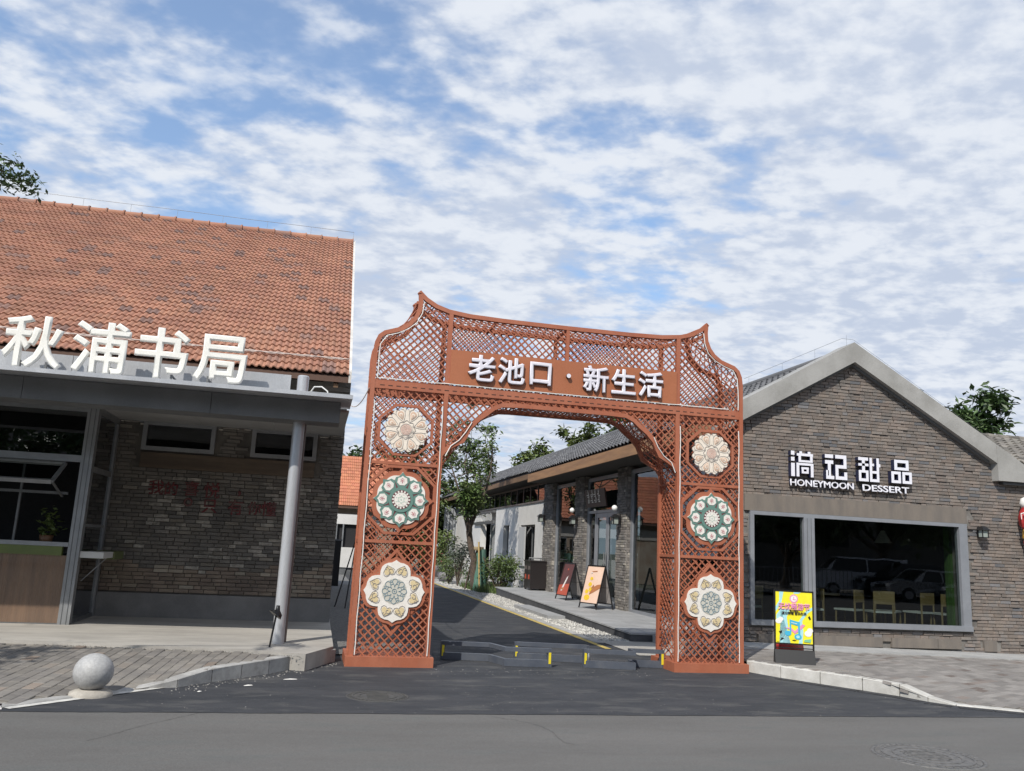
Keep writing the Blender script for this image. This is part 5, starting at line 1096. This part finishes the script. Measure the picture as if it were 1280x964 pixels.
shrub('mid green shrub in the bed beyond the lane tree', (5.6, 35.5, 0), .55, 1.1, 800, .12, M_leaf, 5)
random.seed(77); mb = MB()
for i in range(2600):
    y = random.uniform(29.3, 33.5); x = random.uniform(5.75, 7.2); 
    if y < 29.6 and x < 6.2: continue
    h = random.uniform(.12, .34); a = random.random() * 6.28; dx, dy = math.cos(a) * .012, math.sin(a) * .012; lx, ly = random.gauss(0, .08), random.gauss(0, .08)
    mb.add([(x - dx, y - dy, 0), (x + dx, y + dy, 0), (x + lx, y + ly, h)], [(0, 1, 2)])
mb.obj('grass', M_leaf, None, kind='stuff')
def pot_plant(label, loc, r_, h, seed, pm, lm=M_leaf):
    random.seed(seed); t = thing('potted_plant', label, 'plant', 'pots beside the lane', loc)
    MB().lathe([(0, 0), (r_ * .7, 0), (r_ * 1.0, h * .7), (r_ * .92, h), (r_ * .8, h), (0, h * .9)], n=18).obj('pot', pm, t)
    leaves([((random.gauss(0, r_ * .6), random.gauss(0, r_ * .6), h + abs(random.gauss(0, r_ * .8))), random.random() * .4) for _ in range(260)], .16, lm, t, 'foliage', asp=.3); return t
M_pot = mat('pot_grey', (.22, .21, .22), .6, var=.2)
pot_plant('squat grey pot with a spiky green plant at the lane edge', (5.75, 37.2, 0), .38, .42, 1, M_pot)
pot_plant('tall grey pot at the far end of the lane bed', (5.45, 40.5, 0), .26, .8, 2, M_pot)
pot_plant('dark pot with reddish leaves at the far end of the lane bed', (5.9, 42.5, 0), .4, .6, 3, M_pot, mat('leaf_red', (.16, .05, .05), .6, rnd=.3))
t = thing('corrugated_fence', 'grey upright corrugated panels beyond the lane tree', 'fence'); 
for i in range(9): MB().box(7.0 + i * .17, 47.2 + (.05 if i % 2 else 0), 0, 7.14 + i * .17, 47.26 + (.05 if i % 2 else 0), 3.6).obj('panel', mat('fence_panel', (.36, .38, .40), .5, rnd=.25), t)
# ------------- road barriers
M_bar = mat('barrier_slate_paint', (0.068, 0.078, 0.10), .38, c2=(0.09, 0.10, 0.12), scale=3, stain=(6, .35, (0.12, 0.12, 0.125)), bump=.0006)
def barrier(label, pts, z0=0.0, reflect=(0, -1), silver=False):
    t = thing('lane_barrier', label, 'barrier', 'low barriers across the lane')
    for zc_, hh, nm in ((.225, .055, 'top_rail'), (.05, .095, 'bottom_rail')):
        mb = MB(); P0 = [Vector((x, y)) for x, y in pts]
        Lp, Rp = [], []
        for i, p in enumerate(P0):
            a = P0[max(0, i - 1)]; b = P0[min(len(P0) - 1, i + 1)]; q = (b - a).normalized(); q = Vector((-q.y, q.x)) * .035; Lp.append(p + q); Rp.append(p - q)
        vs = []
        for a, b in zip(Lp, Rp): vs += [(a.x, a.y, zc_ - hh / 2), (b.x, b.y, zc_ - hh / 2), (b.x, b.y, zc_ + hh / 2), (a.x, a.y, zc_ + hh / 2)]
        n = len(pts); fs = [(0, 3, 2, 1), (4 * n - 4, 4 * n - 3, 4 * n - 2, 4 * n - 1)]
        for i in range(n - 1): k = 4 * i; fs += [(k, k + 1, k + 5, k + 4), (k + 1, k + 2, k + 6, k + 5), (k + 2, k + 3, k + 7, k + 6), (k + 3, k, k + 4, k + 7)]
        mb.add(vs, fs); mb.obj(nm, M_bar, t)
    for k in reflect:
        x, y = pts[k]; MB().box(x - .03, y - .03, .0, x + .03, y + .03, .25).obj('end_post', M_bar, t); MB().box(x - .017, y - .036, .05, x + .017, y - .031, .20).obj('yellow_reflector', flat('reflector_yellow', (.75, .60, .03), .35), t)
    return t
barrier('long slate grey low barrier on the left with a step in its line', [(1.93, 12.35), (2.58, 12.22), (2.72, 11.78), (3.33, 11.72)])
barrier('short slate grey low barrier behind the middle of the others', [(3.03, 12.45), (4.05, 12.25)])
barrier('slate grey low barrier on the right reaching the gate leg', [(3.87, 11.78), (4.55, 11.62), (4.60, 11.95), (5.06, 11.86)])
t = thing('silver_bottle', 'small silver grey cylinder standing at the end of the middle barrier', 'canister', None, (4.03, 12.10, 0)); MB().lathe([(0, 0), (.025, 0), (.025, .12), (.012, .15), (.012, .17), (0, .17)], n=12).obj('canister', M_alu, t)
# ------------- yellow poster board by the right kerb
pb = thing('poster_stand', 'black framed stand with bright yellow music poster beside the right gate leg', 'sign', None, (6.93, 11.42, .155), R(-20))
PW, = (.60,); hw = .27
for s_ in (-1, 1): MB().box(s_ * hw - .011, -.012, 0, s_ * hw + .011, .012, 1.03).obj('upright', M_blk, pb)
f = MB(); f.box(-hw + .011, -.011, 1.008, hw - .011, .011, 1.03); f.box(-hw + .011, -.011, .265, hw - .011, .011, .285); f.box(-hw + .011, -.011, .21, hw - .011, .011, .222); f.obj('crossbar', M_blk, pb)
MB().add([(-hw - .01, -.09, 0), (hw + .01, -.09, 0), (hw + .01, .09, 0), (-hw - .01, .09, 0), (-hw - .01, -.03, .19), (hw + .01, -.03, .19), (hw + .01, .03, .19), (-hw - .01, .03, .19)], [(0, 3, 2, 1), (4, 5, 6, 7), (0, 1, 5, 4), (1, 2, 6, 5), (2, 3, 7, 6), (3, 0, 4, 7)]).obj('water_base', flat('base_black', (.012, .012, .013), .5), pb)
M_py = flat('print_yellow', (.84, .74, .03), .4); M_pb = flat('print_pale_blue', (.38, .68, .72), .4); M_pbl = flat('print_blue', (.06, .42, .62), .4); M_pp = flat('print_pink', (.72, .28, .48), .4); M_pk = flat('print_black', (.015, .015, .015), .4); M_pw = flat('print_white', (.8, .78, .74), .4); M_pg = flat('print_green', (.2, .5, .3), .4); M_por = flat('print_orange', (.8, .35, .1), .4)
x0, x1, z0, z1 = -hw + .011, hw - .011, .285, 1.008
po = MB().box(x0, -.008, z0, x1, .004, z1).obj('poster', M_py, pb)
UX = lambda u: x0 + (x1 - x0) * u; UZ = lambda v: z0 + (z1 - z0) * v
lay = [0]
def pr2(pts, m_, nm='printed_shape'):
    lay[0] += 1; MB().prism([(UX(a), UZ(b)) for a, b in pts], -.0085 - .0004 * lay[0], -.0082).obj(nm, m_, po)
pr2([(.10, 1), (.22, 1), (.16, .78), (.02, .62), (0, .60), (0, .70), (.10, .82)], M_pb); pr2([(.02, .46), (.02, .54), (.14, .66), (.40, .66), (.30, .50), (.34, .30), (.22, .10), (.10, .0), (.40, 0), (.18, .0), (.26, .24), (.20, .46)], M_pb)
pr2([(.62, 0), (.72, 0), (.75, .22), (.72, .44), (.88, .60), (1, .66), (1, .72), (.80, .62), (.62, .42), (.66, .2)], M_pb); pr2([(.5, .97), (.62, .97), (.7, 1), (.5, 1)], M_pb)
pr2(el(.50, .87, .115, .085, 20), M_pp); pr2(el(.50, .87, .085, .062, 16), M_pw); pr2([(.47, .86), (.56, .86), (.56, .84), (.47, .84)], M_pp); pr2([(.49, .86), (.51, .86), (.51, .91), (.49, .91)], M_pp)
pr2(el(.08, .42, .09, .05), M_pw); pr2(el(.14, .46, .07, .045), M_pw); pr2(el(.88, .20, .10, .06), M_pw); pr2(el(.93, .26, .08, .05), M_pw)
pr2([(.24, .30), (.42, .30), (.52, .24), (.72, .38), (.80, .36), (.70, .28), (.52, .18), (.40, .26)], M_pp)
pr2([(.38, .46), (.62, .42), (.62, .34), (.38, .38)], M_pbl); pr2([(.38, .46), (.42, .46), (.42, .20), (.38, .20)], M_pbl); pr2([(.60, .42), (.655, .42), (.665, .12), (.61, .12)], M_pbl); pr2(el(.33, .19, .09, .05), M_pbl); pr2(el(.60, .13, .10, .055), M_pbl); pr2(el(.60, .13, .05, .028), M_pb)
pr2([(.42, .41), (.58, .385), (.58, .375), (.42, .40)], M_pw)
for q in ([(.08, .22), (.17, .24), (.16, .20), (.12, .17)], [(.88, .52), (.92, .55), (.96, .49), (.92, .47)], [(.12, .05), (.16, .10), (.22, .09), (.16, .06)]): pr2(q, M_pk)
pr2([(.78, .08), (.96, .10), (.94, .03), (.76, .04)], M_pg); pr2([(.44, .06), (.5, .05), (.56, .06), (.5, .07)], M_pk); pr2([(.02, .1), (.1, .16), (.09, .02), (.02, .02)], M_por if False else M_py)
text('title', '无忧畅游节', .105, M_pp, po, (0, -.0215, UZ(.715)), depth=.004, bold=.003, sx=.86)
text('subtitle', '夏日特调 音乐生活', .042, M_pk, po, (0, -.0215, UZ(.585)), depth=.003, bold=.0018)
text('subtitle', '夏日限定', .03, M_pk, po, (0, -.0215, UZ(.63)), depth=.003, bold=.001)
t = thing('red_bowl', 'upside red rounded object on the ground behind the poster stand', 'bag', None, (7.2, 12.0, .15)); MB().lathe([(0, .30), (.12, .29), (.20, .22), (.21, .15), (.16, .06), (.08, .0), (0, 0)], n=24).obj('body', mat('red_plastic', (.42, .03, .025), .45, var=.3, scale=6), t)
# ------------- manholes
M_mh = mat('manhole_iron', (0.10, 0.10, 0.10), .7, c2=(0.16, 0.155, 0.15), scale=20, bump=.003, bscale=60, metal=.1)
def manhole(label, x, y, r_, m_, rings=3):
    t = thing('manhole_cover', label, 'manhole cover', 'manhole covers in the road', (x, y, 0)); z = .003
    MB().lathe([(r_, -.02), (r_, z), (r_ * .93, z), (r_ * .93, -.001)], n=48).obj('rim', m_, t); MB().lathe([(r_ * .92, -.01), (r_ * .92, z), (0, z)], n=48, smooth=False).obj('cover', m_, t)
    mb = MB()
    for i in range(rings): q = r_ * (.82 - .2 * i); mb.lathe([(q, z), (q, z + .005), (q - .018, z + .005), (q - .018, z)], n=40, smooth=False)
    for i in range(40): a = i * .157; c, s = math.cos(a), math.sin(a); mb.bar((c * r_ * .84, s * r_ * .84, z + .003), (c * r_ * .9, s * r_ * .9, z + .003), .012, .006)
    for i in range(-3, 4): mb.box(-r_ * .34, i * .05 - .008, z, r_ * .34, i * .05 + .008, z + .005)
    mb.obj('raised_pattern', m_, t); return t
manhole('patterned round iron manhole cover in the old grey road at the lower right', 5.36, 6.74, .46, M_mh)
manhole('worn round manhole cover in the dark apron left of the gate', .80, 9.35, .33, mat('manhole_dusty', (0.055, 0.055, 0.055), .85, c2=(0.075, 0.073, 0.07), scale=8, bump=.003), 2)
# ------------- pebbles and grit scattered along the kerb and on the apron
random.seed(15); mb = MB()
def grit(x, y, q, zz=0.0):
    a = random.random() * 6; k = random.uniform(.5, 1); mb.add([(x + q * math.cos(a + i * 1.57), y + q * k * math.sin(a + i * 1.57), zz) for i in range(4)] + [(x, y, zz + q * .7)], [(0, 1, 4), (1, 2, 4), (2, 3, 4), (3, 0, 4)])
for i in range(170):
    s = random.random(); xx = -1.4 + 1.8 * s; grit(xx + random.gauss(.05, .05), interp(xx, yfL) - abs(random.gauss(.02, .16)), random.uniform(.004, .014))
for i in range(260): grit(random.uniform(-2.5, 7.5), 8.46 + abs(random.gauss(0, 1.2)), random.uniform(.002, .007))
for i in range(110): grit(random.uniform(1.5, 4.6), 11.2 + random.gauss(0, .18), random.uniform(.003, .010))
for i in range(500): xx = random.uniform(-3.2, 0); grit(xx, interp(xx, ybL) - abs(random.gauss(0, .05)), random.uniform(.004, .012), .17)
mb.obj('grit', mat('grit', (0.22, 0.21, 0.195), .9, rnd=.5), None, kind='stuff')
random.seed(19)
for i, (x, y, a, l_) in enumerate([(-.55, 9.9, .3, .10), (-.12, 10.35, .1, .16), (-1.0, 9.5, 1, .05)]):
    o = MB().add([(-l_ / 2, -.02, .004), (l_ / 2, -.012, .004), (l_ / 2 * .9, .02, .006), (-l_ / 2 * .8, .015, .004), (0, 0, .012)], [(0, 1, 4), (1, 2, 4), (2, 3, 4), (3, 0, 4)]).obj('paper_scrap', M_pw, None); o.location = (x, y, 0); o.rotation_euler[2] = a
    tag(o, ['pale scrap lying by the left kerb', 'long pale scrap on the dark apron near the left kerb', 'smallest pale scrap near the white edge line'][i], 'litter')
# ------------- red festive figure cut by the right edge
t = thing('red_ornament', 'red and gold festive ornament with white top hanging on the right brick wall', 'decoration', None, (13.64, 14.0, 1.25)); t.scale = (.78, .78, 1)
M_fr = mat('ornament_red', (.42, .03, .03), .5, c2=(.28, .02, .02), scale=8); M_fg = flat('ornament_gold', (.70, .38, .06), .45)
MB().lathe([(.02, 0), (.05, .02), (.065, .35), (.08, .70), (.13, .95), (.11, 1.0)], n=16).obj('tail', M_fr, t); MB().lathe([(.11, 1.0), (.15, 1.03), (.14, 1.14), (.12, 1.2)], n=16).obj('band', M_fg, t)
MB().lathe([(.12, 1.2), (.20, 1.28), (.22, 1.42), (.17, 1.55), (.12, 1.62)], n=16).obj('body', M_fr, t); MB().lathe([(.01, 1.60), (.12, 1.62), (.17, 1.70), (.13, 1.80), (.02, 1.84)], n=16).obj('white_top', M_pw, t)
MB().tube([(-.12, -.1, 1.5), (-.27, -.1, 1.45), (-.26, -.1, 1.25), (-.13, -.1, 1.22)], .035, 8).obj('arm', M_fr, t)
MB().tube([(-.12, -.13, 1.53), (-.31, -.12, 1.49), (-.30, -.12, 1.38)], .010, 6).obj('trim', M_pw, t)
# ================================================================ BACKGROUND
rh = thing('red_roofed_house', 'small house with orange red tiled roof beyond the gap between bookshop and gate', 'house')
HY = 44
MB().box(-4, HY, 0, 3.9, HY + .3, 3.4).box(-4, HY + .3, 0, -3.7, HY + 7, 3.4).box(3.6, HY + .3, 0, 3.9, HY + 7, 3.4).obj('wall', mat('house_wall', (.24, .18, .13), .9, c2=(.30, .26, .21), scale=1.5), rh)
MB().box(-4, HY - .06, 2.35, 3.9, HY - .005, 2.9).obj('concrete_band', M_conc, rh)
hr = MB(); hr.prismx([(HY - .6, 3.25), (HY + 3.6, 6.1), (HY + 7.8, 3.25), (HY + 7.8, 3.15), (HY + 3.6, 6.0), (HY - .6, 3.15)], -4.4, 4.3); ho = hr.obj('roof', rfm, rh)
M_tile2 = mat('orange_tile', (0.50, 0.20, 0.11), .8, c2=(0.42, 0.165, 0.095), scale=1, rnd=.14)
ha = math.atan2(2.85, 4.2); pl = []
for i in range(42):
    for j in range(16): pl.append(T(-4.3 + (i + .5) * .205, HY - .62 + j * .32 * math.cos(ha), 3.27 + j * .32 * math.sin(ha), ha, 0, 0))
pieces('tile', tile_proto(.205, .36, .03), M_tile2, pl, ho, 'more_tiles', lambda m_: -m_.to_translation().x, 280)
for x in (.5, 1.4, 2.4): f = MB().box(x, HY - .09, .9, x + .7, HY - .062, 2.3).obj('window', M_alu_d, rh); MB().box(x + .06, HY - .10, .96, x + .64, HY - .095, 2.24).obj('pane', M_gl_l, f)
kv = thing('white_kiosk', 'white boxy kiosk with dark window in front of the red roofed house', 'kiosk')
MB().box(.2, 40, .35, 2.0, 41.5, 1.25).obj('lower_panel', M_ww, kv); MB().box(.2, 40, 2.3, 2.0, 41.5, 2.75).obj('upper_panel', M_ww, kv); MB().box(.25, 40.15, 1.25, 1.95, 41.4, 2.3).obj('window', M_dark, kv)
for x in (.22, .95, 1.25, 1.93): MB().box(x, 40, 1.25, x + .06, 40.08, 2.3).obj('mullion', M_alu, kv)
MB().box(.2, 40.05, 0, 2.0, 41.45, .35).obj('base', M_alu_d, kv)
t = thing('black_cabinet', 'black upright cabinet against the side of the bookshop', 'cabinet'); MB().box(.5, 30.2, .02, .95, 31.4, 1.55).obj('body', M_blk, t); MB().box(.49, 30.18, 1.55, .97, 31.42, 1.6).obj('lid', M_alu_d, t); MB().box(.52, 30.18, .1, .93, 30.199, 1.45).obj('door', M_blk, t)
t = thing('black_easel', 'tall thin black easel legs leaning behind the left gate leg', 'easel')
for a, b in (((.62, 21, 0), (1.05, 21.5, 1.75)), ((.85, 20.6, 0), (1.05, 21.5, 1.75)), ((1.35, 21, 0), (1.05, 21.5, 1.75)), ((1.1, 22.1, 0), (1.05, 21.5, 1.75))): MB().tube([a, b], .018, 6).obj('leg', M_blk, t)
MB().tube([(.84, 21.2, .9), (1.22, 21.2, .9)], .015, 6).obj('crossbar', M_blk, t)
def T_(label, x, y, h, r, n, leaf, m, seed, **k): return make_tree('background_tree', label, (x, y, 0), h, r, .22 if h > 7 else .15, n, leaf, m, seed, **k)
T_('large dark tree behind the lane tree, left of the white wall', 6.3, 49.5, 9.2, 2.6, 11000, .30, M_leaf, 51, group='trees beyond the lane', crown_base=.12)
T_('dark tree rising over the red roofed house behind the left gate leg', 4.2, 54, 9.4, 2.6, 8000, .32, M_leaf_d, 52, group='trees beyond the lane', crown_base=.2)
T_('low bushy tree at the end of the lane', 5.0, 46, 5.2, 1.7, 6800, .22, M_leaf, 53, group='trees beyond the lane', crown_base=.08)
T_('yellow green tree among the pots at the lane end', 6.4, 44.5, 3.4, 1.1, 2200, .20, M_leaf_y, 54, group='trees beyond the lane', crown_base=.1)
T_('broad tree end on behind the far roof slope', 12.7, 46, 8.3, 2.1, 11000, .32, M_leaf_y, 55, group='trees over the grey roof', crown_base=.4)
T_('taller tree crown over the grey roof close to the gate arch', 15.2, 46, 10.0, 2.6, 15000, .32, M_leaf_y, 56, group='trees over the grey roof', crown_base=.35)
T_('long branched tree crown right of the gate arch over the roof', 18.4, 46, 11.2, 2.8, 15000, .32, M_leaf, 57, group='trees over the grey roof', crown_base=.35)
T_('large tree behind the right end of the concrete gable', 35.6, 40, 11.6, 3.7, 26000, .42, M_leaf_d, 58, group='trees right of the gable', crown_base=.35, gap=.2)
T_('lower tree crown left of the larger one behind the gable slope', 31.9, 40, 12.1, 2.6, 17000, .38, M_leaf_d, 59, group='trees right of the gable', crown_base=.5, gap=.05)
T_('dark tree filling the gap behind the house roof', -1.5, 58, 5.2, 3.0, 3500, .34, M_leaf_d, 60, group='trees beyond the lane', crown_base=.15)
for i, (x, y) in enumerate([(10, 62), (18, 64), (26, 60), (-10, 64)]): T_(['tree in the far row behind the grey roof ridge', 'second far tree beyond the long grey roof', 'far tree beyond the gable shop to the right', 'far tree hidden behind the bookshop roof'][i], x, y, 7.5, 3.4, 2600, .36, M_leaf_d, 70 + i, group='far row of trees', crown_base=.15)
# overhanging branch from a street tree at the left
ot = make_tree('street_tree', 'street tree standing left of the camera, one leafy branch tip showing over the bookshop', (-8.6, 6.5, 0), 7.2, 2.5, .2, 9000, .13, M_leaf, 81, crown_base=.55, cat='tree')
random.seed(83); bt = MB(); pts = []; A = Vector((1.6, .6, 4.9)); B = Vector((5.82, 1.5, 4.72))
bt.tube([A, A.lerp(B, .5) + Vector((0, 0, .15)), B - Vector((.25, 0, 0))], [.04, .025, .008], 6)
for i in range(16):
    s = .86 + .14 * random.random(); c = A.lerp(B, s) + Vector((random.gauss(0, .02), random.gauss(0, .12), random.gauss(-.02, .04) + (.05 if s < .95 else 0)))
    for _ in range(40): pts.append((c + Vector((random.gauss(0, .055), random.gauss(0, .06), random.gauss(-.01, .05))), random.random() * .3))
bt.obj('branch', M_bark, ot); leaves(pts, .06, M_leaf_d, ot, 'branch_foliage', asp=.4)
# ================================================================ ACROSS THE ROAD (seen only as reflections)
M_tyre = flat('tyre', (.015, .015, .016), .8); M_rim = flat('wheel_rim', (.4, .4, .42), .35, metal=.7); M_cgl = mat('car_glass', (.012, .015, .018), .08, var=.1); M_hl = flat('headlight', (.6, .62, .65), .15)
def car(label, x, y, rz, paint, ln=4.5, h=1.5, van=False):
    t = thing('parked_car', label, 'car', 'cars parked across the road', (x, y, .02), rz); w_ = .88; hb = h * .58
    if van: prof = [(-ln / 2, .35), (-ln / 2, h * .55), (-ln / 2 + .55, h * .62), (-ln / 2 + 1.25, h), (ln / 2 - .1, h), (ln / 2, h * .6), (ln / 2, .35)]
    else: prof = [(-ln / 2, .35), (-ln / 2 + .02, h * .48), (-ln / 2 + .35, hb), (-ln / 2 + 1.15, hb + .06), (-ln / 2 + 1.95, h), (ln / 2 - 1.1, h), (ln / 2 - .35, hb + .12), (ln / 2 - .02, hb), (ln / 2, .35)]
    n = len(prof); vs = []
    for s_ in (-1, 1):
        for px, pz in prof: inn_ = .16 * max(0, (pz - hb) / (h - hb)); vs.append((px, s_ * (w_ - inn_ - (.06 if pz < .4 else 0)), pz))
    MB().add(vs, [tuple(range(n)), tuple(range(2 * n - 1, n - 1, -1))] + [(i + n, i, (i + 1) % n, (i + 1) % n + n)[::-1] for i in range(n)]).obj('body', paint, t)
    k = 2 if van else 3; a = Vector((prof[k][0], 0, prof[k][1])); b = Vector((prof[k + 1][0], 0, prof[k + 1][1])); nn = Vector((-(b - a).z, 0, (b - a).x)).normalized() * .006
    q = [a.lerp(b, .08), a.lerp(b, .92)]; MB().add([(q[0].x + nn.x, -.72, q[0].z + nn.z), (q[0].x + nn.x, .72, q[0].z + nn.z), (q[1].x + nn.x, .62, q[1].z + nn.z), (q[1].x + nn.x, -.62, q[1].z + nn.z)], [(0, 1, 2, 3)]).obj('windscreen', M_cgl, t)
    for s_ in (-1, 1):
        z0_, z1_ = hb + .08, h - .08; xa, xb = (b.x - .25, ln / 2 - (.5 if van else .95)); yy_ = lambda z: s_ * (w_ - .16 * (z - hb) / (h - hb) + .006)
        for p0, p1 in ((xa, (xa + xb) / 2 - .04), ((xa + xb) / 2 + .04, xb)): MB().add([(p0 - .2 if p0 == xa else p0, yy_(z0_), z0_), (p1, yy_(z0_), z0_), (p1, yy_(z1_), z1_), (p0 + .15 if p0 == xa else p0, yy_(z1_), z1_)], [(0, 1, 2, 3)]).obj('side_window', M_cgl, t)
        MB().box(-ln / 2 - .01, s_ * .62 - .18, hb - .22, -ln / 2 + .12, s_ * .62 + .18, hb - .08).obj('headlight', M_hl, t)
        for px in (-ln / 2 + .85, ln / 2 - .85):
            wh = MB().tube([(px, s_ * .70, .33), (px, s_ * .89, .33)], .33, 20).obj('wheel', M_tyre, t); MB().tube([(px, s_ * .885, .33), (px, s_ * .90, .33)], .2, 14).obj('rim', M_rim, wh)
    MB().box(-ln / 2 - .015, -.45, hb - .25, -ln / 2 + .1, .45, hb - .12).obj('grille', M_tyre, t); return t
P_w = mat('car_white', (.75, .76, .78), .25, var=.03, coat=.5); P_k = mat('car_black', (.015, .016, .02), .2, coat=.5); P_s = mat('car_silver', (.38, .39, .41), .28, metal=.5, coat=.5); P_g = mat('car_grey', (.20, .21, .22), .28, metal=.4, coat=.5)
car('white van across the road, reflected left in the shop window', 28.4, -12.0, R(20), P_w, 4.8, 1.95, True)
car('dark people carrier beside the white van across the road', 29.6, -9.8, R(15), P_k, 4.8, 1.75)
car('silver saloon across the road, reflected in the middle of the shop window', 28.6, -7.2, R(5), P_s)
car('light grey hatchback across the road, reflected right in the shop window', 30.6, -5.2, R(0), P_g, 4.2)
t = thing('roadside_railing', 'white upright bar railing across the road, reflected in the shop window', 'railing')
for z in (.35, 1.15): MB().bar((14.0, -9.3, z + .12), (25.0, -7.7, z + .12), .05, .05).obj('rail', M_alu, t)
for i in range(56):
    s = i / 55; x = 14 + 11 * s; y = -9.3 + 1.6 * s; MB().box(x - .012, y - .012, .15 if i % 11 else 0, x + .012, y + .012, 1.3).obj('bar', M_alu, t)
wbk = thing('opposite_building', 'plain dark grey building across the road behind the camera', 'building'); MB().box(-30, -42, 0, 60, -34, 9).obj('wall', mat('opposite_wall', (.16, .15, .14), .9, var=.3), wbk)
for i in range(14): MB().box(-26 + i * 6, -33.98, 3, -23 + i * 6, -33.95, 5).obj('window', M_cgl, wbk)
src = make_tree('roadside_tree', 'first of the leafy trees lining the far side of the road', (-16, -15, 0), 10.5, 4.2, .28, 6500, .42, M_leaf_d, 90, group='trees lining the far side of the road', crown_base=.16)
src2 = make_tree('roadside_tree', 'second of the leafy trees lining the far side of the road', (-9, -17, 0), 11.5, 4.4, .28, 6500, .42, M_leaf_d, 91, group='trees lining the far side of the road', crown_base=.2)
random.seed(92)
for i, x in enumerate([-23, -2, 5, 12, 19, 26, 33, 40, 47, 54]):
    dup(src if i % 2 else src2, (x, -16 + random.uniform(-2, 1.5), 0), random.random() * 6, ['leftmost far roadside tree', 'third far roadside tree, right behind the camera', 'fourth far roadside tree, opposite the gate', 'fifth far roadside tree, opposite the dessert shop corner', 'roadside tree behind the railing start', 'roadside tree behind the white van', 'roadside tree behind the silver saloon', 'roadside tree right of the parked cars', 'second last far roadside tree on the right', 'last far roadside tree on the right'][i])
